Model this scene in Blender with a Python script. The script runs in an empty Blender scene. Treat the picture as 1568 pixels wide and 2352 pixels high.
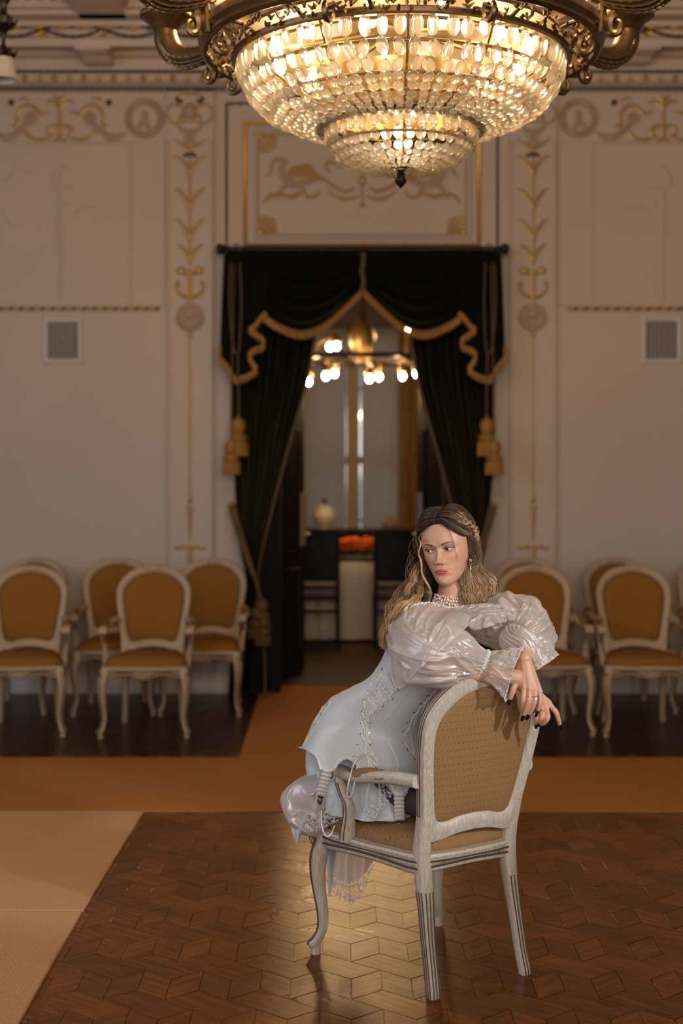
import bpy, bmesh, math, random
import numpy as np
from mathutils import Vector, Matrix, noise
from mathutils.bvhtree import BVHTree
PI = math.pi
random.seed(7)
SC = bpy.context.scene
COL = SC.collection

# ------------------------------------------------------------------ camera, world, lights
FPX, EYE, HOR, CX = 3267.0, 1.63, 1080.0, 784.0      # focal length in pixels, eye height, horizon row, centre column
cam_d = bpy.data.cameras.new('camera'); cam = bpy.data.objects.new('camera', cam_d); COL.objects.link(cam)
cam_d.sensor_fit = 'HORIZONTAL'; cam_d.sensor_width = 24.0; cam_d.lens = FPX / 1568 * 24.0
cam_d.shift_y = -(1176 - HOR) / 1568.0
cam.location = (0, 0, EYE); cam.rotation_euler = (PI / 2, 0, 0)
cam_d.dof.use_dof = True; cam_d.dof.focus_distance = 4.68; cam_d.dof.aperture_fstop = 1.7
cam_d.clip_start = 0.05
SC.camera = cam
SC.view_settings.view_transform = 'Standard'; SC.view_settings.look = 'None'
SC.view_settings.exposure = 0.31; SC.view_settings.gamma = 1.0; SC.view_settings.use_curve_mapping = False
SC.cycles.max_bounces = 9; SC.cycles.transparent_max_bounces = 24
SC.cycles.caustics_reflective = False; SC.cycles.caustics_refractive = False
SC.cycles.sample_clamp_indirect = 6.0

W = bpy.data.worlds.new('world'); SC.world = W; W.use_nodes = True
W.node_tree.nodes['Background'].inputs[0].default_value = (0.42, 0.47, 0.58, 1)     # dusk outside the windows
W.node_tree.nodes['Background'].inputs[1].default_value = 0.75

def light(name, kind, loc, energy, color, aim=None, **kw):
    d = bpy.data.lights.new(name, kind); d.energy = energy; d.color = color
    for k, v in kw.items(): setattr(d, k, v)
    o = bpy.data.objects.new(name, d); COL.objects.link(o); o.location = loc
    if aim is not None:
        o.rotation_euler = (Vector(aim) - Vector(loc)).to_track_quat('-Z', 'Y').to_euler()
    return o
# unseen area lights added as room fill: cool from the left, warm from behind
light('left_area_fill', 'AREA', (-5.2, 4.0, 2.4), 105, (0.66, 0.80, 1.0), (-.6, 4.9, 0.2), shape='RECTANGLE', size=4.0, size_y=2.8)
light('rear_area_fill', 'AREA', (0.5, -2.6, 2.5), 232, (1.0, 0.89, 0.77), (0.2, 9.5, 1.6), shape='RECTANGLE', size=5.0, size_y=2.6)
# studio lamp to the right of the photographer
light('studio_lamp', 'SPOT', (2.9, 2.0, 2.3), 290, (1.0, 0.965, 0.94), (0.27, 4.62, 0.98), spot_size=math.radians(21), spot_blend=0.55, shadow_soft_size=0.07)

# ------------------------------------------------------------------ helpers
def P(u, v, Y):
    """point that lies Y metres in front of the camera plane on the sight line of photograph pixel (u, v)"""
    return Vector(((u - CX) / FPX * Y, Y, EYE - (v - HOR) / FPX * Y))

def crom(pts, n=8, closed=False):
    """Catmull-Rom through points (tuples of any length), n samples per span"""
    A = np.array([tuple(p) for p in pts], float); m = len(A); out = []
    rng = range(m) if closed else range(m - 1)
    for i in rng:
        if closed: p0, p1, p2, p3 = A[(i - 1) % m], A[i], A[(i + 1) % m], A[(i + 2) % m]
        else:
            p1, p2 = A[i], A[i + 1]
            p0 = A[i - 1] if i > 0 else 2 * p1 - p2
            p3 = A[i + 2] if i + 2 < m else 2 * p2 - p1
        for k in range(n):
            t = k / n
            out.append(0.5 * (2 * p1 + (p2 - p0) * t + (2 * p0 - 5 * p1 + 4 * p2 - p3) * t * t + (3 * p1 - p0 - 3 * p2 + p3) * t ** 3))
    if not closed: out.append(A[-1])
    return np.array(out)

def rot_to(d):
    return Vector(d).to_track_quat('Z', 'Y').to_matrix()

class MB:
    def __init__(s): s.v = []; s.f = []; s.m = []; s.uv = {}; s.col = {}
    def add(s, verts, faces, mat=0, col=None):
        o = len(s.v); s.v.extend([tuple(x) for x in verts])
        for f in faces: s.f.append(tuple(i + o for i in f)); s.m.append(mat)
        if col is not None:
            for i in range(len(verts)): s.col[o + i] = col[i] if isinstance(col, list) else col
        return o
    def loft(s, rings, mat=0, closed=True, cap=(True, True), loop=False, col=None):
        n = len(rings[0]); V = [p for r in rings for p in r]; F = []
        R = len(rings)
        for i in range(R if loop else R - 1):
            a, b = i * n, ((i + 1) % R) * n
            for k in range(n if closed else n - 1):
                k2 = (k + 1) % n
                F.append((a + k, a + k2, b + k2, b + k))
        if closed and not loop:
            if cap[0]: F.append(tuple(reversed(range(n))))
            if cap[1]: F.append(tuple(range((R - 1) * n, R * n)))
        return s.add(V, F, mat, col)
    def tube(s, pts, r, n=8, mat=0, closed=False, flat=1.0, up=None, cap=True, col=None):
        pts = [Vector(p) for p in pts]; m = len(pts)
        if not hasattr(r, '__len__'): r = [r] * m
        T = []
        for i in range(m):
            a = pts[(i - 1) % m] if (closed or i > 0) else pts[i]
            b = pts[(i + 1) % m] if (closed or i < m - 1) else pts[i]
            d = b - a
            T.append(d.normalized() if d.length > 1e-9 else Vector((0, 0, 1)))
        nrm = Vector(up) if up is not None else (Vector((0, 0, 1)) if abs(T[0].z) < 0.9 else Vector((1, 0, 0)))
        rings = []
        for i in range(m):
            nrm = (Vector(up) if up is not None else nrm); nrm = nrm - T[i] * nrm.dot(T[i])
            if nrm.length < 1e-6: nrm = T[i].orthogonal()
            nrm.normalize(); b = T[i].cross(nrm)
            rings.append([pts[i] + (nrm * math.cos(a) * flat + b * math.sin(a)) * r[i] for a in [2 * PI * k / n for k in range(n)]])
        return s.loft(rings, mat, True, (cap, cap), closed, col)
    def lathe(s, prof, n=24, o=(0, 0, 0), mat=0, M=None, cap=True, arc=2 * PI):
        o = Vector(o); rings = []
        for r, z in prof:
            ring = []
            for k in range(n):
                a = arc * k / n; p = Vector((r * math.cos(a), r * math.sin(a), z))
                ring.append((M @ p if M is not None else p) + o)
            rings.append(ring)
        return s.loft(rings, mat, True, (cap and prof[0][0] > 1e-5, cap and prof[-1][0] > 1e-5))
    def ell(s, c, r, nu=12, nv=8, mat=0, M=None, col=None):
        if not hasattr(r, '__len__'): r = (r, r, r)
        V = []; F = []; c = Vector(c)
        def pt(th, ph):
            p = Vector((r[0] * math.sin(th) * math.cos(ph), r[1] * math.sin(th) * math.sin(ph), r[2] * math.cos(th)))
            return c + (M @ p if M is not None else p)
        V.append(pt(0, 0))
        for i in range(1, nv):
            for k in range(nu): V.append(pt(PI * i / nv, 2 * PI * k / nu))
        V.append(pt(PI, 0)); L = len(V) - 1
        for k in range(nu): F.append((0, 1 + k, 1 + (k + 1) % nu))
        for i in range(nv - 2):
            a = 1 + i * nu; b = a + nu
            for k in range(nu): F.append((a + k, b + k, b + (k + 1) % nu, a + (k + 1) % nu))
        a = 1 + (nv - 2) * nu
        for k in range(nu): F.append((a + (k + 1) % nu, a + k, L))
        return s.add(V, F, mat, col)
    def box(s, lo, hi, mat=0, M=None, o=(0, 0, 0)):
        x0, y0, z0 = lo; x1, y1, z1 = hi
        V = [Vector(p) for p in [(x0, y0, z0), (x1, y0, z0), (x1, y1, z0), (x0, y1, z0), (x0, y0, z1), (x1, y0, z1), (x1, y1, z1), (x0, y1, z1)]]
        if M is not None: V = [M @ p + Vector(o) for p in V]
        return s.add(V, [(0, 3, 2, 1), (4, 5, 6, 7), (0, 1, 5, 4), (1, 2, 6, 5), (2, 3, 7, 6), (3, 0, 4, 7)], mat)
    def rbox(s, lo, hi, b=0.006, mat=0):
        """box with bevelled edges"""
        bm = bmesh.new(); bmesh.ops.create_cube(bm, size=1)
        for v in bm.verts: v.co = Vector([lo[i] + (v.co[i] + 0.5) * (hi[i] - lo[i]) for i in range(3)])
        bmesh.ops.bevel(bm, geom=bm.edges[:], offset=b, segments=2, affect='EDGES', profile=0.7)
        bm.verts.index_update(); s.add([v.co.copy() for v in bm.verts], [[v.index for v in f.verts] for f in bm.faces], mat); bm.free()
    def grid(s, fn, nu, nv, mat=0, colfn=None):
        V = []; F = []; C = []
        for j in range(nv + 1):
            for i in range(nu + 1):
                V.append(fn(i / nu, j / nv))
                if colfn: C.append(colfn(i / nu, j / nv))
        for j in range(nv):
            for i in range(nu):
                a = j * (nu + 1) + i; F.append((a, a + 1, a + nu + 2, a + nu + 1))
        return s.add(V, F, mat, C if colfn else None)
    def sweep_x(s, prof, x0, x1, mat=0):
        """profile of (y, z) points run along the x axis"""
        s.loft([[(x0, y, z) for y, z in prof], [(x1, y, z) for y, z in prof]], mat, True, (True, True))
    def build(s, name, mats, parent=None, smooth=True, angle=40, origin=None, recalc=True):
        me = bpy.data.meshes.new(name)
        V = s.v
        if origin is not None:
            o = Vector(origin); V = [(x - o.x, y - o.y, z - o.z) for x, y, z in V]
        me.from_pydata(V, [], s.f); me.update()
        for m in (mats if isinstance(mats, (list, tuple)) else [mats]): me.materials.append(m)
        me.polygons.foreach_set('material_index', s.m)
        if recalc:
            bm = bmesh.new(); bm.from_mesh(me); bmesh.ops.recalc_face_normals(bm, faces=bm.faces[:]); bm.to_mesh(me); bm.free()
        if s.col:
            at = me.color_attributes.new('Col', 'FLOAT_COLOR', 'POINT')
            a = np.ones((len(V), 4), np.float32)
            for i, c in s.col.items(): a[i, :len(c)] = c
            at.data.foreach_set('color', a.ravel())
        if smooth:
            me.polygons.foreach_set('use_smooth', [True] * len(me.polygons))
            if angle < 180: me.set_sharp_from_angle(angle=math.radians(angle))
        ob = bpy.data.objects.new(name, me); COL.objects.link(ob)
        if parent is not None: ob.parent = parent
        elif origin is not None: ob.location = origin
        return ob

def tag(o, label=None, cat=None, group=None, kind=None):
    if label: o['label'] = label
    if cat: o['category'] = cat
    if group: o['group'] = group
    if kind: o['kind'] = kind
    return o
def empty(name, loc, label, cat, group=None, rz=0):
    o = bpy.data.objects.new(name, None); COL.objects.link(o); o.location = loc; o.rotation_euler = (0, 0, rz); o.empty_display_size = 0.05
    return tag(o, label, cat, group)
def struct(o): o['kind'] = 'structure'; return o
KIDS = {}
def copy_tree(o, parent=None):
    c = o.copy(); COL.objects.link(c); c.parent = parent
    for ch in [x for x in bpy.data.objects if x.parent == o]: copy_tree(ch, c)
    return c

# ------------------------------------------------------------------ materials
def mat(name, color=(0.5, 0.5, 0.5), rough=0.5, metal=0.0, **kw):
    m = bpy.data.materials.new(name); m.use_nodes = True
    b = m.node_tree.nodes['Principled BSDF']
    b.inputs['Base Color'].default_value = (*color, 1); b.inputs['Roughness'].default_value = rough; b.inputs['Metallic'].default_value = metal
    for k, v in kw.items(): b.inputs[k].default_value = v
    return m
class NT:
    """small node-tree writer"""
    def __init__(s, m): s.m = m; s.t = m.node_tree; s.b = s.t.nodes.get('Principled BSDF'); s.out = s.t.nodes['Material Output']
    def n(s, kind, **inp):
        x = s.t.nodes.new(kind)
        for k, v in inp.items():
            if k.startswith('_'): setattr(x, k[1:], v)
            else: s.link(v, x.inputs[int(k[1:]) if k[0] == 'i' and k[1:].isdigit() else k.replace('__', ' ')])
        return x
    def link(s, v, sock):
        if isinstance(v, bpy.types.NodeSocket): s.t.links.new(v, sock)
        else: sock.default_value = v
    def math(s, op, a, b=0.0, c=0.0):
        x = s.t.nodes.new('ShaderNodeMath'); x.operation = op
        s.link(a, x.inputs[0]); s.link(b, x.inputs[1]); s.link(c, x.inputs[2]); return x.outputs[0]
    def mix(s, f, a, b):
        x = s.t.nodes.new('ShaderNodeMix'); x.data_type = 'RGBA'
        s.link(f, x.inputs[0]); s.link(a if not isinstance(a, tuple) else (*a[:3], 1), x.inputs[6]); s.link(b if not isinstance(b, tuple) else (*b[:3], 1), x.inputs[7]); return x.outputs[2]
    def ramp(s, f, stops):
        x = s.t.nodes.new('ShaderNodeValToRGB'); s.link(f, x.inputs[0])
        el = x.color_ramp.elements
        while len(el) < len(stops): el.new(0.5)
        for e, (p, c) in zip(el, stops): e.position = p; e.color = (*c, 1) if hasattr(c, '__len__') else (c, c, c, 1)
        return x.outputs[0]
    def obj(s): return s.t.nodes.new('ShaderNodeTexCoord').outputs['Object']
    def uv(s): return s.t.nodes.new('ShaderNodeTexCoord').outputs['UV']
    def map(s, vec, scale=(1, 1, 1), rot=(0, 0, 0)):
        x = s.t.nodes.new('ShaderNodeMapping'); s.link(vec, x.inputs[0]); x.inputs['Scale'].default_value = scale; x.inputs['Rotation'].default_value = rot; return x.outputs[0]
    def noise(s, vec, scale=5, detail=3, rough=0.5, dist=0.0):
        x = s.t.nodes.new('ShaderNodeTexNoise'); s.link(vec, x.inputs['Vector']); x.inputs['Scale'].default_value = scale; x.inputs['Detail'].default_value = detail
        x.inputs['Roughness'].default_value = rough; x.inputs['Distortion'].default_value = dist; return x.outputs[0]
    def bump(s, h, strength=0.2, dist=0.01, sock=None):
        x = s.t.nodes.new('ShaderNodeBump'); x.inputs['Strength'].default_value = strength; x.inputs['Distance'].default_value = dist
        s.link(h, x.inputs['Height']); s.t.links.new(x.outputs[0], (sock or s.b.inputs['Normal'])); return x
    def attr(s, name='Col'):
        x = s.t.nodes.new('ShaderNodeAttribute'); x.attribute_name = name; return x
    def base(s, c): s.link(c, s.b.inputs['Base Color'])

def noisy(name, c1, c2, rough=0.5, metal=0.0, scale=8, bump=0.0, bscale=60, stretch=(1, 1, 1), bdist=0.004, **kw):
    m = mat(name, c1, rough, metal, **kw); t = NT(m); o = t.map(t.obj(), stretch)
    t.base(t.mix(t.noise(o, scale, 4), c1, c2))
    if bump: t.bump(t.noise(o, bscale, 3), bump, bdist)
    return m

M_wall = noisy('painted_plaster', (0.575, 0.470, 0.385), (0.51, 0.415, 0.34), 0.75, scale=1.3, bump=0.08, bscale=40)
M_stucco = noisy('stucco', (0.62, 0.50, 0.41), (0.50, 0.39, 0.31), 0.6, scale=6, bump=0.15, bscale=90)
M_relief = noisy('glazed_stucco_relief', (0.46, 0.345, 0.25), (0.34, 0.25, 0.175), 0.6, scale=14, bump=0.2, bscale=90)
M_gilt = noisy('gilding', (0.62, 0.36, 0.09), (0.42, 0.25, 0.08), 0.42, 0.75, scale=30, bump=0.2, bscale=160)
M_giltworn = noisy('worn_gilding', (0.56, 0.335, 0.10), (0.44, 0.29, 0.14), 0.42, 0.4, scale=22, bump=0.2, bscale=160)
M_darkline = mat('dark_rope_moulding', (0.045, 0.032, 0.022), 0.6)
M_bronze = noisy('bronze', (0.23, 0.145, 0.062), (0.11, 0.07, 0.035), 0.38, 0.9, scale=9, bump=0.1, bscale=70)
M_brass = noisy('brass', (0.55, 0.36, 0.13), (0.40, 0.25, 0.09), 0.35, 0.9, scale=12)
M_darkbronze = mat('dark_bronze', (0.045, 0.03, 0.02), 0.32, 0.8)
M_black = mat('black_metal', (0.012, 0.010, 0.009), 0.4, 0.5)
M_white = mat('white_paint', (0.60, 0.53, 0.48), 0.5)
# ------------------------------------------------------------------ room shell
YW = 10.42; WS = FPX / YW
def wx(u): return (u - CX) / WS
def wz(v): return EYE - (v - HOR) / WS
CEIL = 4.74
XL, XR, YB = -5.4, 5.8, -2.8
DOOR = (wx(612), wx(1052), 3.06)

def parquet():
    """lozenge parquet: bands of zigzag lozenges and long double lozenges; one polygon per block, grain along each block"""
    w, a, v = 0.0958, 0.080, 0.176
    V = []; F = []; UVs = []; C = []
    rnd = random.Random(3)
    def piece(poly, grain):
        if all(p[0] < XL + .05 or p[0] > XR - .05 for p in poly): return
        c = Vector((sum(p[0] for p in poly) / 4, sum(p[1] for p in poly) / 4))
        if c.y > 10.3 or c.y < 2.9 or abs(c.x) > 4.2: return
        g = Vector(grain).normalized(); h = Vector((-g.y, g.x)); k = len(V); o = (rnd.random() * 40, rnd.random() * 40)
        tone = rnd.random(); hue = rnd.random(); z = rnd.uniform(0, 0.0006)
        # a block is the polygon pulled in by the joint width, rim slightly rounded down
        for s_, zz in ((1.0, -0.0015), (1.0, z - 0.0006), (0.965, z)):
            for i, p in enumerate(poly):
                q = Vector(p); d = c - q; q = q + d.normalized() * (0.0017 + (0.0016 if s_ < 1 else 0))
                V.append((q.x, q.y, zz)); r = q - c; UVs.append((r.dot(g) + o[0], r.dot(h) + o[1])); C.append((tone, hue, .80 if c.y > 8.05 else 0, 1))  # blocks past the runner darkened: shade of the back floor painted in
        for ring in (0, 4):
            for i in range(4): F.append((k + ring + i, k + ring + (i + 1) % 4, k + ring + 4 + (i + 1) % 4, k + ring + 4 + i))
        F.append((k + 8, k + 9, k + 10, k + 11))
    per = v + 2 * a
    for r in range(0, 26):
        y0 = 2.7 + r * per
        for i in range(-26, 27):
            x0 = i * 2 * w + 0.031
            # zigzag band: u-lozenge and d-lozenge
            piece([(x0, y0), (x0 + w, y0 + a), (x0 + w, y0 + a + v), (x0, y0 + v)], (w, a))
            piece([(x0 + w, y0 + a), (x0 + 2 * w, y0), (x0 + 2 * w, y0 + v), (x0 + w, y0 + a + v)], (w, -a))
            # long blocks between this band and the next
            yb = y0 + v + 2 * a
            piece([(x0, yb), (x0 + 2 * w, yb - 2 * a), (x0 + 3 * w, yb - a), (x0 + w, yb + a)], (w, -a))
    o = len(V)
    V += [(XL, YB, -0.003), (XR, YB, -0.003), (XR, YW + .3, -0.003), (XL, YW + .3, -0.003)]; F.append((o, o + 1, o + 2, o + 3))
    UVs += [(0, 0)] * 4; C += [(0.2, 0.5, 1, 1)] * 4
    me = bpy.data.meshes.new('floor'); me.from_pydata(V, [], F)
    uvl = me.uv_layers.new(name='UVMap'); li = np.empty(len(me.loops), int); me.loops.foreach_get('vertex_index', li)
    uvl.data.foreach_set('uv', np.array(UVs, np.float32)[li].ravel())
    at = me.color_attributes.new('Col', 'FLOAT_COLOR', 'POINT'); at.data.foreach_set('color', np.array(C, np.float32).ravel())
    m = mat('oak_parquet', rough=0.3); t = NT(m); A = t.attr()
    sep = t.n('ShaderNodeSeparateColor', i0=A.outputs['Color'])
    uv = t.uv(); gr = t.noise(t.map(uv, (6, 55, 1)), 1.0, 5, 0.62, 0.35); gr2 = t.noise(t.map(uv, (3, 14, 1)), 1.0, 2)
    base = t.ramp(gr, [(0.28, (0.078, 0.022, 0.0030)), (0.5, (0.148, 0.047, 0.0062)), (0.72, (0.230, 0.080, 0.012))])
    tone = t.ramp(sep.outputs[0], [(0, (0.66, 0.62, 0.58)), (0.5, (0.85, 0.85, 0.85)), (1, (1.10, 1.06, 1.0))])
    mm = t.n('ShaderNodeMix', _data_type='RGBA', _blend_type='MULTIPLY'); mm.inputs[0].default_value = 1
    t.link(base, mm.inputs[6]); t.link(tone, mm.inputs[7])
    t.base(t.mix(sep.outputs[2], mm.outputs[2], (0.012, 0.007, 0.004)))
    wear = t.noise(t.map(t.obj(), (1.5, 1.5, 1.5)), 2.2, 4)
    t.link(t.math('ADD', t.math('MULTIPLY', wear, 0.16), t.math('ADD', 0.17, t.math('MULTIPLY', gr2, 0.10))), t.b.inputs['Roughness'])
    t.b.inputs['Specular IOR Level'].default_value = 0.24; t.b.inputs['Specular Tint'].default_value = (1.0, 0.74, 0.42, 1)
    t.bump(t.math('ADD', gr, t.math('MULTIPLY', gr2, 1.4)), 0.22, 0.0016)
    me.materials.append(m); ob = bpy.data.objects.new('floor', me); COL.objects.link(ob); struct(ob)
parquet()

M_darkfloor = noisy('shade_toned_parquet', (0.085, 0.040, 0.014), (0.05, 0.024, 0.010), 0.2, scale=1, stretch=(3, 30, 1))  # parquet tone with the back floor's shade put into the colour; not assigned

# walls
b = MB()
b.box((XL, YW, 0), (DOOR[0], YW + .35, CEIL)); b.box((DOOR[1], YW, 0), (XR, YW + .35, CEIL)); b.box((DOOR[0], YW, DOOR[2]), (DOOR[1], YW + .35, CEIL))
struct(b.build('wall_back', M_wall, smooth=False))
for nm, lo, hi in (('wall_left', (XL - .2, YB, 0), (XL, YW + .35, CEIL)), ('wall_right', (XR, YB, 0), (XR + .2, YW + .35, CEIL))):
    b = MB()
    b.box(lo, hi); struct(b.build(nm, M_wall, smooth=False))
b = MB(); b.box((XL - .2, YB - .2, 0), (XR + .2, YB, CEIL)); struct(b.build('wall_front', M_wall, smooth=False))

# ceiling with a grid of coffers, beams edged by bead courses
b = MB(); b.box((XL - .2, YB - .2, CEIL + .12), (XR + .2, YW + .35, CEIL + .25))
M_ceilpaint = noisy('ceiling_field_paint', (0.50, 0.42, 0.37), (0.40, 0.33, 0.31), 0.8, scale=3)
struct(b.build('ceiling', M_ceilpaint, smooth=False))
k = 0
beams = MB(); beads = MB()
BX = [wx(232) * 0.93 + i * 2.62 for i in range(-2, 4)]
for x in BX:
    beams.sweep_x([(0, 0)] * 0 or [(YB, CEIL + .13), (YB, CEIL), (YW, CEIL), (YW, CEIL + .13)], x - 0.16, x + 0.16)
    for s in (-1, 1):
        beams.box((x + s * 0.16 - .035, YB, CEIL + .035), (x + s * 0.16 + .035, YW, CEIL + .13))
        for j in range(0, 30): beads.ell((x + s * .2, YW - .5 - j * .085, CEIL + .075), (.018, .022, .018), 8, 6)
for y in (9.80, 7.4, 5.2, 3.0):
    beams.box((XL, y - .10, CEIL), (XR, y + .10, CEIL + .13)); beams.box((XL, y - .16, CEIL + .03), (XR, y + .16, CEIL + .13))
    if y > 9:
        for j in range(0, 130):
            x = XL + .05 + j * .085
            beads.ell((x, y - .19, CEIL + .085), (.022, .018, .018), 8, 6)
struct(beams.build('trim_1', M_stucco)); struct(beads.build('trim_2', M_gilt))

# cornice: mouldings run along the back wall (profile measured from the photograph)
def cz(v, y): return EYE - (v - HOR) / FPX * y
cb = MB()
prof = [(YW + .01, wz(213)), (YW - .04, wz(213)), (YW - .04, wz(203)), (YW - .06, cz(196, YW - .06)), (YW - .10, cz(186, YW - .1)), (YW - .10, cz(168, YW - .1)), (YW - .14, cz(163, YW - .14)),
        (YW - .14, cz(136, YW - .14)), (YW - .2, cz(126, YW - .2)), (YW - .2, cz(112, YW - .2)), (YW - .50, cz(106, YW - .5)), (YW - .50, cz(88, YW - .5)), (YW - .54, cz(84, YW - .54)), (YW - .54, cz(66, YW - .54)),
        (YW - .58, cz(60, YW - .58)), (YW - .58, cz(48, YW - .58)), (YW - .62, CEIL + .0), (YW - .62, CEIL + .13), (YW + .01, CEIL + .13)]
cb.sweep_x(prof, XL, XR)
# modillion brackets
for i in range(-3, 5):
    x = wx(222) * .97 + i * 1.92
    ring = [(YW - .15, cz(152, YW - .15)), (YW - .22, cz(150, YW - .22)), (YW - .30, cz(140, YW - .3)), (YW - .34, cz(128, YW - .34)), (YW - .42, cz(124, YW - .42)), (YW - .47, cz(114, YW - .47)), (YW - .47, cz(104, YW - .47)), (YW - .15, cz(104, YW - .15))]
    cb.sweep_x(ring, x - .095, x + .095)
    cb.sweep_x([(YW - .15, cz(118, YW - .15)), (YW - .495, cz(113, YW - .495)), (YW - .495, cz(105, YW - .495)), (YW - .15, cz(105, YW - .15))], x - .125, x + .125)
struct(cb.build('trim_3', M_stucco, angle=30))
# rope lines, ball-and-star course, twisted rope and garlands of the cornice
rb = MB()
def ropeline(mb, x0, x1, z, y, r=.008, pitch=.05, mat=0):
    n = int((x1 - x0) / pitch * 4)
    mb.tube([(x0 + (x1 - x0) * i / n, y - r * .5, z) for i in range(n + 1)], [r * (0.75 + .35 * abs(math.sin(i * PI / 4))) for i in range(n + 1)], 6, mat)
ropeline(rb, XL, XR, wz(208), YW - .045, .011); ropeline(rb, XL, XR, cz(165, YW - .13), YW - .14, .010)
for i in range(-60, 62):
    x = wx(64) + i * .2144 / 2; y = YW - .105; z = cz(180, y)
    if i % 2 == 0: rb.ell((x, y, z), (.021, .022, .024), 10, 8, 1)
    else:
        for a in range(8):
            d = Vector((math.cos(a * PI / 4), 0, math.sin(a * PI / 4)))
            rb.tube([Vector((x, y, z)), Vector((x, y - .006, z)) + d * .026], [.007, .003], 5, 2)
y = YW - .585; z = cz(63, y)
i = 0; x = XL
while x < XR:
    if i % 9 == 8: rb.box((x, y - .012, z - .016), (x + .035, y + .01, z + .016), 0); x += .05
    else:
        rb.ell((x + .055, y - .005, z), (.055, .013, .014), 10, 6, 1)
        for q in range(3): rb.ell((x + .125 + q * .014, y - .003, z), (.005, .011, .012), 6, 5, 0)
        x += .165
    i += 1
y = YW - .545; zc = cz(77, y)
for i in range(-14, 15):
    x0 = wx(100) * .95 + i * .42; n = 14
    rb.tube([(x0 + .42 * q / n, y - .006, zc + .028 - .05 * math.sin(PI * q / n)) for q in range(n + 1)], [.009 + .004 * (q % 2) for q in range(n + 1)], 6, 0)
    for a in range(7):
        d = Vector((math.cos(a * PI / 6), 0, -math.sin(a * PI / 6) * .8))
        rb.tube([Vector((x0, y, zc + .015)), Vector((x0, y - .01, zc + .015)) + d * .05], [.009, .003], 5, 1)
struct(rb.build('trim_4', [M_darkline, M_gilt, M_giltworn]))

# ---- wall ornament helpers (all relief on the back wall, built in wall coordinates)
class Relief:
    def __init__(s, cx, flip=1, y=YW): s.mb = MB(); s.cx = cx; s.f = flip; s.y = y
    def pt(s, du, v, lift=0.0): return Vector((wx(s.cx + s.f * du), s.y - lift, wz(v)))
    def line(s, pts, r, mat=0, n=6, lift=.004, smooth=True, both=False):
        """pts: (du, v) pixels from the centre line; r pixels (start, end) or list"""
        Q = crom(pts, 6) if smooth and len(pts) > 2 else np.array(pts, float)
        m = len(Q)
        if not hasattr(r, '__len__'): r = (r, r)
        R = np.interp(np.linspace(0, 1, m), np.linspace(0, 1, len(r)), r) / WS
        for sg in ((1, -1) if both else (1,)):
            s.mb.tube([s.pt(sg * q[0], q[1], lift) for q in Q], list(R), n, mat, flat=.7, up=(0, -1, 0))
    def dot(s, du, v, r, mat=0, sq=1.0, both=False, flat=.5):
        rr = r / WS
        for sg in ((1, -1) if both else (1,)): s.mb.ell(s.pt(sg * du, v, rr * .2), (rr * sq, rr * flat, rr), 10, 7, mat)
    def leaf(s, du, v, ang, L, w, mat=0, curl=.5, both=False):
        """acanthus leaf: bent blade with a rib"""
        pts = []; a = ang; x, y = du, v
        for i in range(6):
            pts.append((x, y)); x += math.cos(a) * L / 5; y -= math.sin(a) * L / 5; a += curl / 5
        s.line(pts, [w * .45, w, w * .9, w * .6, w * .15], mat, both=both)
    def spiral(s, du, v, r0, r1, a0, turns, w, mat=0, both=False, n=22):
        pts = [(du + (r0 + (r1 - r0) * i / n) * math.cos(a0 + turns * 2 * PI * i / n), v - (r0 + (r1 - r0) * i / n) * math.sin(a0 + turns * 2 * PI * i / n)) for i in range(n + 1)]
        s.line(pts, w, mat, smooth=False, both=both)
    def ring(s, du, v, r, w, mat=0, sq=1.0, wob=0, nw=0):
        n = 48
        s.mb.tube([s.pt(du + (r + wob * math.cos(nw * 2 * PI * i / n)) * sq * math.cos(2 * PI * i / n), v + (r + wob * math.cos(nw * 2 * PI * i / n)) * math.sin(2 * PI * i / n), .004) for i in range(n)], w / WS, 6, mat, closed=True, flat=.8)

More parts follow.
